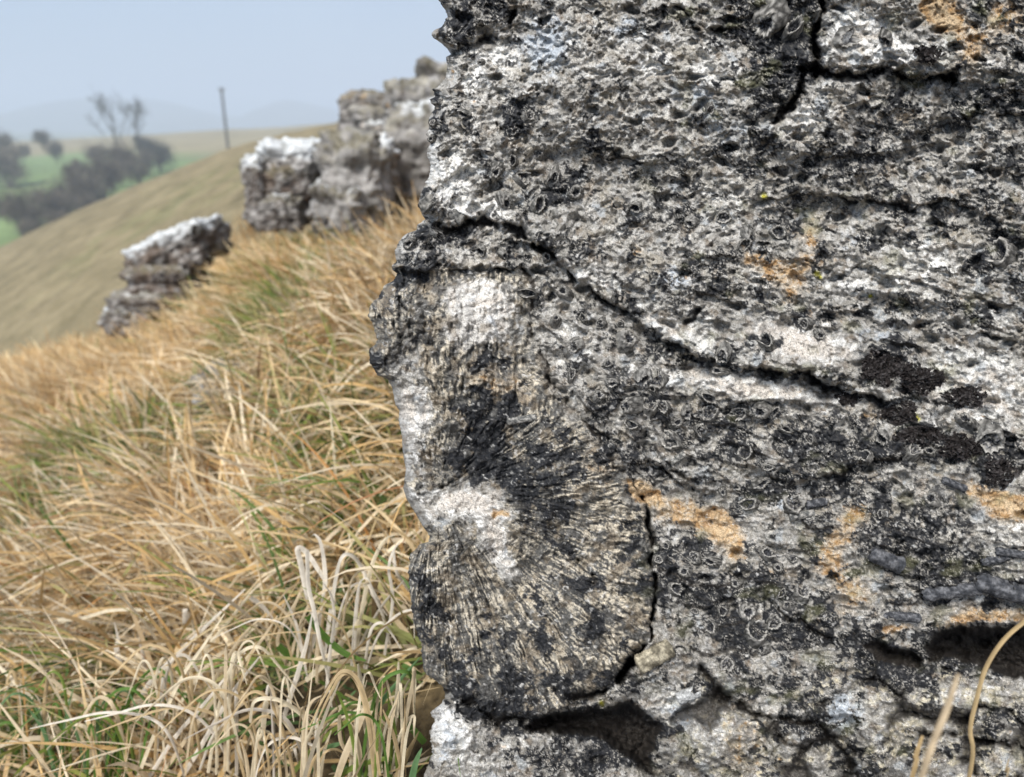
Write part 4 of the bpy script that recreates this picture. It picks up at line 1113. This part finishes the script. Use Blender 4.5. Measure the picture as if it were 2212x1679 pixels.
STONE_GAPS = []
for (a_, b_, r_) in ((500, 866, .12), (430, 686, .13), (515, 652, .11)):
    p_, _ = ground_hit(a_, b_); STONE_GAPS.append((p_[0], p_[1] - .05, r_))
SHB = ground_hit(810, 1590)[0]  # patch by the rock: thinner, greener grass stands in for deep shade
def sow(name, n, S, x0, x1, y0, y1, lmin, lmax, wmin, wmax, seed, far, matted=.5, inside=None):
    g = np.random.default_rng(seed)
    u = g.uniform(0, 1, n * 3); y = y0 + (y1 - y0) * u ** (.8 if far else 1)
    if far: x = y * g.uniform(x0, x1, n * 3)
    else: x = g.uniform(x0, x1, n * 3)
    cl_n = fbm2(x * 9, y * 9, 3, seed) + .6 * fbm2(x * 3, y * 3, 2, seed + 1)
    keep = g.random(n * 3) < sst(-.95, .25, cl_n)
    keep &= ~((x > -.01) & (y < 1.1)) & ~((y < .52) & (x > -.22 * y - .012))
    for sx_, sy_, sr_ in STONE_GAPS: keep &= ((x - sx_) ** 2 + ((y - sy_) * .7) ** 2 > sr_ * sr_) | (g.random(n * 3) < .06)
    sh = np.exp(-((x - SHB[0]) ** 2 + (y - SHB[1]) ** 2) / .13 ** 2); keep &= g.random(n * 3) > .72 * sh
    x, y = x[keep][:n], y[keep][:n]; n = len(x); cl_n = cl_n[keep][:n]
    z = ground_z(x, y) - .004
    gr = np.maximum(green_of(x, y), .9 * np.exp(-((x - SHB[0]) ** 2 + (y - SHB[1]) ** 2) / .12 ** 2))  # second term greens the blades of the shade patch
    dirn = -2.9 + 3.2 * fbm2(x * 4.2, y * 3.4, 3, seed + 5) + g.normal(0, 1, n) * .85
    up = g.random(n)
    isg = (g.random(n) < .012 + .80 * gr ** 2)
    rust = (~isg) & (g.random(n) < .05)
    el0 = np.radians(np.where(isg, g.uniform(20, 80, n), np.where(up < matted, g.uniform(8, 45, n), g.uniform(40, 88, n))))
    curl = np.radians(np.where(isg, g.uniform(15, 80, n), g.uniform(8, 105, n)))
    ln = g.uniform(lmin, lmax, n) * (1 + .25 * np.clip(cl_n, -1, 1)); ln = np.where(rust, ln * 1.15, ln)
    wd = g.uniform(wmin, wmax, n) * np.where(rust, .55, 1)
    cA = PAL_STRAW[g.integers(0, len(PAL_STRAW), n)].copy(); cA *= [1.02, .97, .87]; cB = cA * [1.05, 1.06, 1.08]
    tone = (1 + .36 * fbm2(x * 2.3, y * 2.3, 3, seed + 8))[:, None]
    warm = sst(.9, 2.4, y)[:, None]
    cA = cA * tone; cB = cB * tone
    cA = cA * (1 - warm) + cA * [1.03, .975, .86] * warm; cB = cB * (1 - warm) + cB * [1.03, .975, .86] * warm
    gi = np.where(isg)[0]; cA[gi] = PAL_GREEN[g.integers(0, 5, len(gi))]; cB[gi] = cA[gi] * [1.3, 1.15, .9]
    tipdry = gi[g.random(len(gi)) < .45]; cB[tipdry] = (.42, .36, .15)
    ri = np.where(rust)[0]; cA[ri] = PAL_RUST[g.integers(0, 3, len(ri))]; cB[ri] = cA[ri] * 1.1
    sg = (~isg) & (g.random(n) < .03 + .15 * gr); cA[sg] = cA[sg] * .35 + np.array([.10, .13, .04]) * .65
    me = blades(np.stack([x, y, z], -1), dirn, ln, wd, el0, curl, S, seed, g, cA, cB, name)
    link(name, me, M_GRASS, kind="stuff", label="matted pale straw and green winter grass covering the slope")
sow("grass", 21000, 8, -1.05, .30, .22, 1.35, .06, .20, .0016, .0052, 201, False, .5)
sow("grass", 34000, 6, -.80, .02, 1.25, 2.3, .05, .17, .0020, .0050, 202, True, .45)
sow("grass", 30000, 5, -.82, .12, 2.2, 4.6, .06, .16, .003, .0065, 203, True, .35)

# upright orange-straw grass round the feet of the outcrops
def skirt(n, pxs, pys, seed):
    g = np.random.default_rng(seed); R_ = []
    for k in range(n):
        i = g.uniform(0, len(pxs) - 1.001); a = int(i); f = i - a
        p, _ = ground_hit(pxs[a] * (1 - f) + pxs[a + 1] * f + g.normal() * 12, pys[a] * (1 - f) + pys[a + 1] * f + abs(g.normal()) * 14)
        R_.append(p)
    R_ = np.array(R_); n = len(R_)
    cA = np.array([(.54, .39, .20), (.60, .46, .26), (.50, .37, .21)])[g.integers(0, 3, n)]
    me = blades(R_, g.uniform(0, 6.28, n), g.uniform(.08, .17, n), g.uniform(.003, .006, n), np.radians(g.uniform(65, 89, n)), np.radians(g.uniform(5, 60, n)), 5, seed, g, cA, cA * 1.15, "grass")
    link("grass", me, M_GRASS, kind="stuff", label="upright tawny grass at the feet of the outcrops")
skirt(1500, [250, 300, 380, 470, 550, 600, 690, 760, 870, 940], [715, 705, 660, 570, 500, 470, 470, 510, 465, 450], 210)

# ------------------------------------------------------------------ single blades one can pick out
def ribbon(pts3, widths, col0, col1, seed, fold=.25):
    pts3 = np.array(pts3, float)
    # Catmull-Rom through the points
    P_ = np.vstack([2 * pts3[0] - pts3[1], pts3, 2 * pts3[-1] - pts3[-2]]); out = []; wv = []
    for i in range(1, len(P_) - 2):
        for s in np.linspace(0, 1, 7)[:-1]:
            a, b, c, d = P_[i - 1:i + 3]
            out.append(.5 * ((2 * b) + (-a + c) * s + (2 * a - 5 * b + 4 * c - d) * s * s + (-a + 3 * b - 3 * c + d) * s ** 3))
    out.append(pts3[-1]); out = np.array(out); n = len(out)
    tt = np.linspace(0, 1, n); w = np.interp(tt, np.linspace(0, 1, len(widths)), widths)
    g = np.random.default_rng(seed)
    vd = -out / np.linalg.norm(out, axis=1)[:, None]
    tg = np.gradient(out, axis=0); tg /= np.linalg.norm(tg, axis=1)[:, None]
    nv = vd + np.array([[.25, -.3, .5]]) + g.uniform(-.6, .6, 3)[None]
    # turn slowly along the blade
    sd = np.cross(tg, nv); sd /= np.linalg.norm(sd, axis=1)[:, None]; nn_ = np.cross(sd, tg)
    tw = (g.uniform(-.5, .5) + g.uniform(-.7, .7) * tt)[:, None]
    sd = sd * np.cos(tw) + nn_ * np.sin(tw); nn_ = np.cross(sd, tg)
    V = np.concatenate([out - sd * w[:, None] / 2, out + nn_ * w[:, None] * fold, out + sd * w[:, None] / 2])
    F = []
    for i in range(n - 1):
        F += [(i, i + 1, n + i + 1, n + i), (n + i, n + i + 1, 2 * n + i + 1, 2 * n + i)]
    c = np.array(col0)[None] * (1 - tt[:, None]) + np.array(col1)[None] * tt[:, None]
    c = np.concatenate([c * 1.0, c * .82, c * 1.05]) * (1 + .1 * np.tile(fbm2(tt * 9 + seed, tt * 0, 3, seed), 3))[:, None]
    return V, F, c

def px_blade(o, oloc, pts, wpx, c0, c1, seed, tfac=.9, root=None):
    ylow = max(p[1] for p in pts); xm = [p for p in pts if p[1] == ylow][0]
    _, th_ = ground_hit(min(xm[0], 880), min(ylow, 1670))
    g = np.random.default_rng(seed)
    t0 = th_ * tfac + g.uniform(-.02, .02)
    hi = min(p[1] for p in pts)
    P3 = []
    for (x, y) in pts:
        k = (ylow - y) / max(ylow - hi, 1)
        P3.append(ray(x, y) * (t0 - .015 * k * g.uniform(.5, 1.5)))
    w = 1.3 * wpx * t0 / F_PX
    V, F, c = ribbon(P3, [w * .9, w, w * .95, w * .75, w * .25], c0, c1, seed)
    me = mesh_np("blade", np.array(V) - oloc, F, c)
    link("blade", me, M_GRASS, o)

BL, ST, CR, TAN = (.70, .63, .52), (.60, .48, .31), (.70, .60, .42), (.50, .37, .20)
G1, G2, G3 = (.09, .17, .03), (.12, .22, .09), (.16, .22, .04)
def tussock(label, anchor, specs, seed, group="tussocks of long grass"):
    p, _ = ground_hit(*anchor)
    o = empty("grass_tussock", p, label, "grass", group)
    for i, (pts, w, c) in enumerate(specs):
        c0 = c; c1 = tuple(min(v * 1.12, .8) for v in c)
        px_blade(o, p, pts, w, c0, c1, seed + i)
    return o
def fan(cx0, cx1, cy0, n, seed, hmin, hmax, spread, wl, pal):
    g = np.random.default_rng(seed); out = []
    for k in range(n):
        x = g.uniform(cx0, cx1); h = g.uniform(hmin, hmax); dx = g.uniform(-1.5 * spread, 1.5 * spread); b = g.uniform(0, 1); q = g.uniform(.75, 1.7); e = g.uniform(.3, .85)
        pts = [(x, cy0 + g.uniform(0, 40)), (x + dx * .25, cy0 - h * .5), (x + dx * .6, cy0 - h * .9)]
        if b > .35: pts += [(x + dx * (.6 + .45 * q), cy0 - h), (x + dx * (.6 + .9 * q), cy0 - h * (.95 - .25 * e)), (x + dx * (.6 + 1.3 * q), cy0 - h * (1 - .7 * e))]
        pts = [(min(a_, 896 - .1 * k), b_) for a_, b_ in pts]
        out.append((pts, g.uniform(*wl), pal[g.integers(0, len(pal))]))
    return out

tussock("bleached drooping tussock, its pale blades arching over and hanging down, left of the rock", (700, 1480), [
    ([(700,1400),(667,1297),(650,1219),(643,1186),(661,1193),(688,1232),(715,1277),(729,1318)], 9, BL),
    ([(640,1470),(672,1400),(692,1330),(702,1270),(700,1215),(692,1172),(680,1156),(671,1160)], 8, BL),
    ([(663,1188),(667,1270),(678,1318),(691,1386),(705,1447),(717,1529)], 7, BL),
    ([(700,1420),(722,1270),(738,1206),(762,1202),(784,1232),(804,1277),(825,1324),(838,1372),(847,1411)], 8, BL),
    ([(770,1400),(780,1330),(797,1246),(811,1202),(831,1167),(852,1157)], 7, CR),
    ([(830,1420),(848,1300),(840,1230),(850,1190),(864,1171)], 5, BL),
    ([(850,1190),(855,1232),(872,1260),(889,1287)], 5, BL),
    ([(661,1470),(691,1444),(715,1420),(743,1382),(770,1352),(784,1314)], 10, CR),
    ([(600,1480),(640,1380),(700,1280),(760,1200),(800,1165)], 5, ST),
    ([(620,1440),(600,1380),(640,1300),(660,1260)], 6, ST),
    ([(705,1500),(712,1420),(722,1340),(716,1290),(700,1262)], 6, BL),
    ([(560,1440),(590,1370),(625,1290),(650,1250)], 5, TAN),
    ([(760,1440),(785,1380),(825,1310),(872,1255)], 6, BL),
    ([(610,1560),(632,1490),(660,1400),(676,1320)], 8, BL),
    ([(560,1210),(520,1240),(480,1290)], 5, ST),
    ([(470,1240),(525,1212),(580,1190),(600,1205)], 4, CR),
    ([(540,1290),(566,1310),(592,1340)], 8, BL),
    ] + fan(600, 830, 1440, 26, 61, 70, 250, 90, (2.5, 5), [BL, ST, CR, TAN]), 400)
tussock("broad upright straw and green blades growing against the foot of the big rock", (830, 1640), [
    ([(806,1700),(801,1618),(790,1550),(780,1481),(773,1434)], 15, CR),
    ([(835,1700),(847,1584),(859,1498),(861,1430)], 10, CR),
    ([(722,1700),(743,1638),(770,1577),(790,1533),(811,1516),(800,1545)], 12, ST),
    ([(775,1700),(777,1638),(770,1594),(753,1553)], 9, ST),
    ([(886,1700),(898,1650),(912,1616)], 14, G2),
    ([(917,1605),(890,1575),(859,1546)], 12, G1),
    ([(804,1562),(814,1515),(833,1486)], 8, G3),
    ([(800,1560),(831,1509),(865,1468),(908,1420)], 8, G2),
    ([(869,1437),(890,1448),(912,1458)], 8, G1),
    ([(760,1640),(736,1601),(734,1540),(746,1514),(762,1560)], 6, ST),
    ([(850,1700),(880,1630),(905,1580)], 13, TAN),
    ([(668,1670),(702,1621),(743,1604)], 10, G2),
    ([(700,1700),(760,1660),(830,1640),(880,1650)], 9, G3),
    ([(745,1500),(800,1520),(880,1500),(950,1485)], 4, TAN),
    ([(700,1440),(770,1425),(830,1424),(905,1402)], 8, ST),
    ([(625,1490),(680,1462),(740,1448),(800,1440)], 6, TAN),
    ([(664,1330),(700,1375),(745,1412),(790,1428)], 12, G1),
    ([(600,1395),(640,1430),(680,1455)], 12, G1),
    ] + fan(740, 890, 1660, 26, 62, 80, 220, 60, (4, 7), [CR, ST, G1, TAN, G3]), 500)
tussock("thick sheaf of grey-cream blades pouring down at the bottom edge, left of the upright blades", (620, 1640), [
    ([(540,1560),(551,1515),(599,1512),(640,1536),(668,1567),(691,1615)], 7, CR),
    ([(566,1600),(575,1519),(592,1524),(620,1567),(650,1611),(668,1700)], 9, CR),
    ([(650,1700),(655,1620),(661,1550),(674,1516),(698,1502)], 6, ST),
    ([(661,1700),(657,1618),(674,1577),(695,1509)], 7, CR),
    ] + fan(540, 690, 1700, 30, 63, 80, 240, 70, (3.5, 7), [BL, ST, CR, (.52,.46,.38), TAN]), 600)
tussock("long pale blades combed diagonally up to the right across the lower left grass", (330, 1600), [
    ([(126,1340),(178,1336),(236,1320),(302,1318),(367,1328),(401,1341)], 6, CR),
    ([(402,1345),(404,1318),(417,1357),(423,1396)], 12, BL),
    ([(289,1700),(328,1601),(349,1554),(394,1462),(446,1386),(485,1326)], 8, CR),
    ([(297,1545),(315,1488),(380,1417),(433,1365),(530,1273)], 8, BL),
    ([(231,1600),(194,1530),(136,1488),(68,1433),(0,1396)], 6, ST),
    ([(152,1495),(184,1473),(236,1457),(325,1433)], 8, CR),
    ([(262,1440),(252,1407),(255,1381),(247,1344)], 9, BL),
    ([(315,1480),(312,1428),(304,1386),(312,1365)], 9, BL),
    ([(181,1690),(199,1661),(236,1630),(304,1622)], 6, CR),
    ([(173,1675),(210,1630),(236,1609),(297,1617)], 6, CR),
    ([(315,1690),(380,1591),(446,1515),(530,1410)], 7, BL),
    ([(340,1690),(400,1600),(470,1500),(560,1390),(600,1330)], 7, ST),
    ([(380,1700),(430,1620),(500,1500),(560,1420)], 8, BL),
    ([(360,1500),(420,1430),(480,1360),(560,1260)], 7, CR),
    ([(410,1560),(450,1490),(520,1380),(570,1330)], 6, ST),
    ([(0,1500),(60,1460),(130,1440),(200,1415)], 5, CR),
    ([(0,1350),(70,1400),(130,1440)], 5, ST),
    ] + fan(330, 540, 1640, 26, 64, 90, 290, 110, (3, 6), [BL, ST, CR, TAN]), 700)
tussock("tuft with narrow green blades among straw in the lower left corner", (160, 1620),
    [([(131,1620),(131,1560),(128,1500)], 8, G1), ([(105,1650),(98,1590),(90,1520)], 7, G1), ([(185,1660),(188,1590),(192,1520)], 8, G1), ([(210,1680),(212,1590),(208,1490)], 8, G2),
     ([(322,1493),(350,1515),(385,1560)], 10, G3), ([(380,1440),(392,1460),(400,1490)], 8, G3), ([(250,1700),(262,1640),(258,1560)], 7, G1), ([(60,1700),(40,1660),(0,1620)], 7, G3),
     ([(150,1700),(120,1640),(96,1600)], 6, G1), ([(232,1690),(228,1600),(240,1540)], 6, G2), ([(20,1580),(30,1500),(60,1420)], 5, TAN), ([(0,1545),(40,1590),(60,1640)], 6, G3)]
    + fan(20, 300, 1660, 60, 65, 90, 220, 80, (3, 6), [G1, G2, ST, CR, TAN, G3, G1]), 800)

# ---- dry stalks rising in front of the rock
def stalk(label, pts, t, wpx, ext, seed, col):
    P3 = [ray(x, y) * t for x, y in pts]
    low = P3[-1].copy(); gz = float(ground_z(low[0] + ext, low[1]))
    P3.append(np.array([low[0] + ext * .5, low[1], (low[2] + gz) / 2])); P3.append(np.array([low[0] + ext, low[1], gz - .01]))
    w = wpx * t / F_PX
    V, F, c = ribbon(P3, [w * .55, w, w, w * 1.05, w * 1.1, w], col, col, seed, .3)
    base_p = P3[-1]
    o = link("dry_grass_stalk", mesh_np("dry_grass_stalk", np.array(V) - base_p, F, c), M_GRASS)
    o.location = base_p
    o["label"] = label; o["category"] = "grass stalk"; o["group"] = "dry stalks in front of the rock"
stalk("long curved tan stalk leaning in from the right edge over the dark hollow", [(2300,1292),(2260,1310),(2212,1344),(2166,1386),(2129,1445),(2107,1522),(2096,1577),(2089,1700)], .34, 11, -.01, 11, (.50, .36, .18))
stalk("straight blurred pale stalk left of the curved one, tip cut off", [(2070,1456),(2045,1533),(2015,1606),(1982,1705)], .24, 16, -.03, 12, (.60, .46, .29))
stalk("shortest thin brown stalk, leftmost in front of the rock", [(1993,1590),(1978,1636),(1962,1710)], .30, 9, -.02, 13, (.46, .32, .15))
stalk("tiny stalk tip just showing at the bottom right corner", [(2180,1640),(2172,1668),(2166,1710)], .33, 6, -.01, 14, (.50, .38, .22))
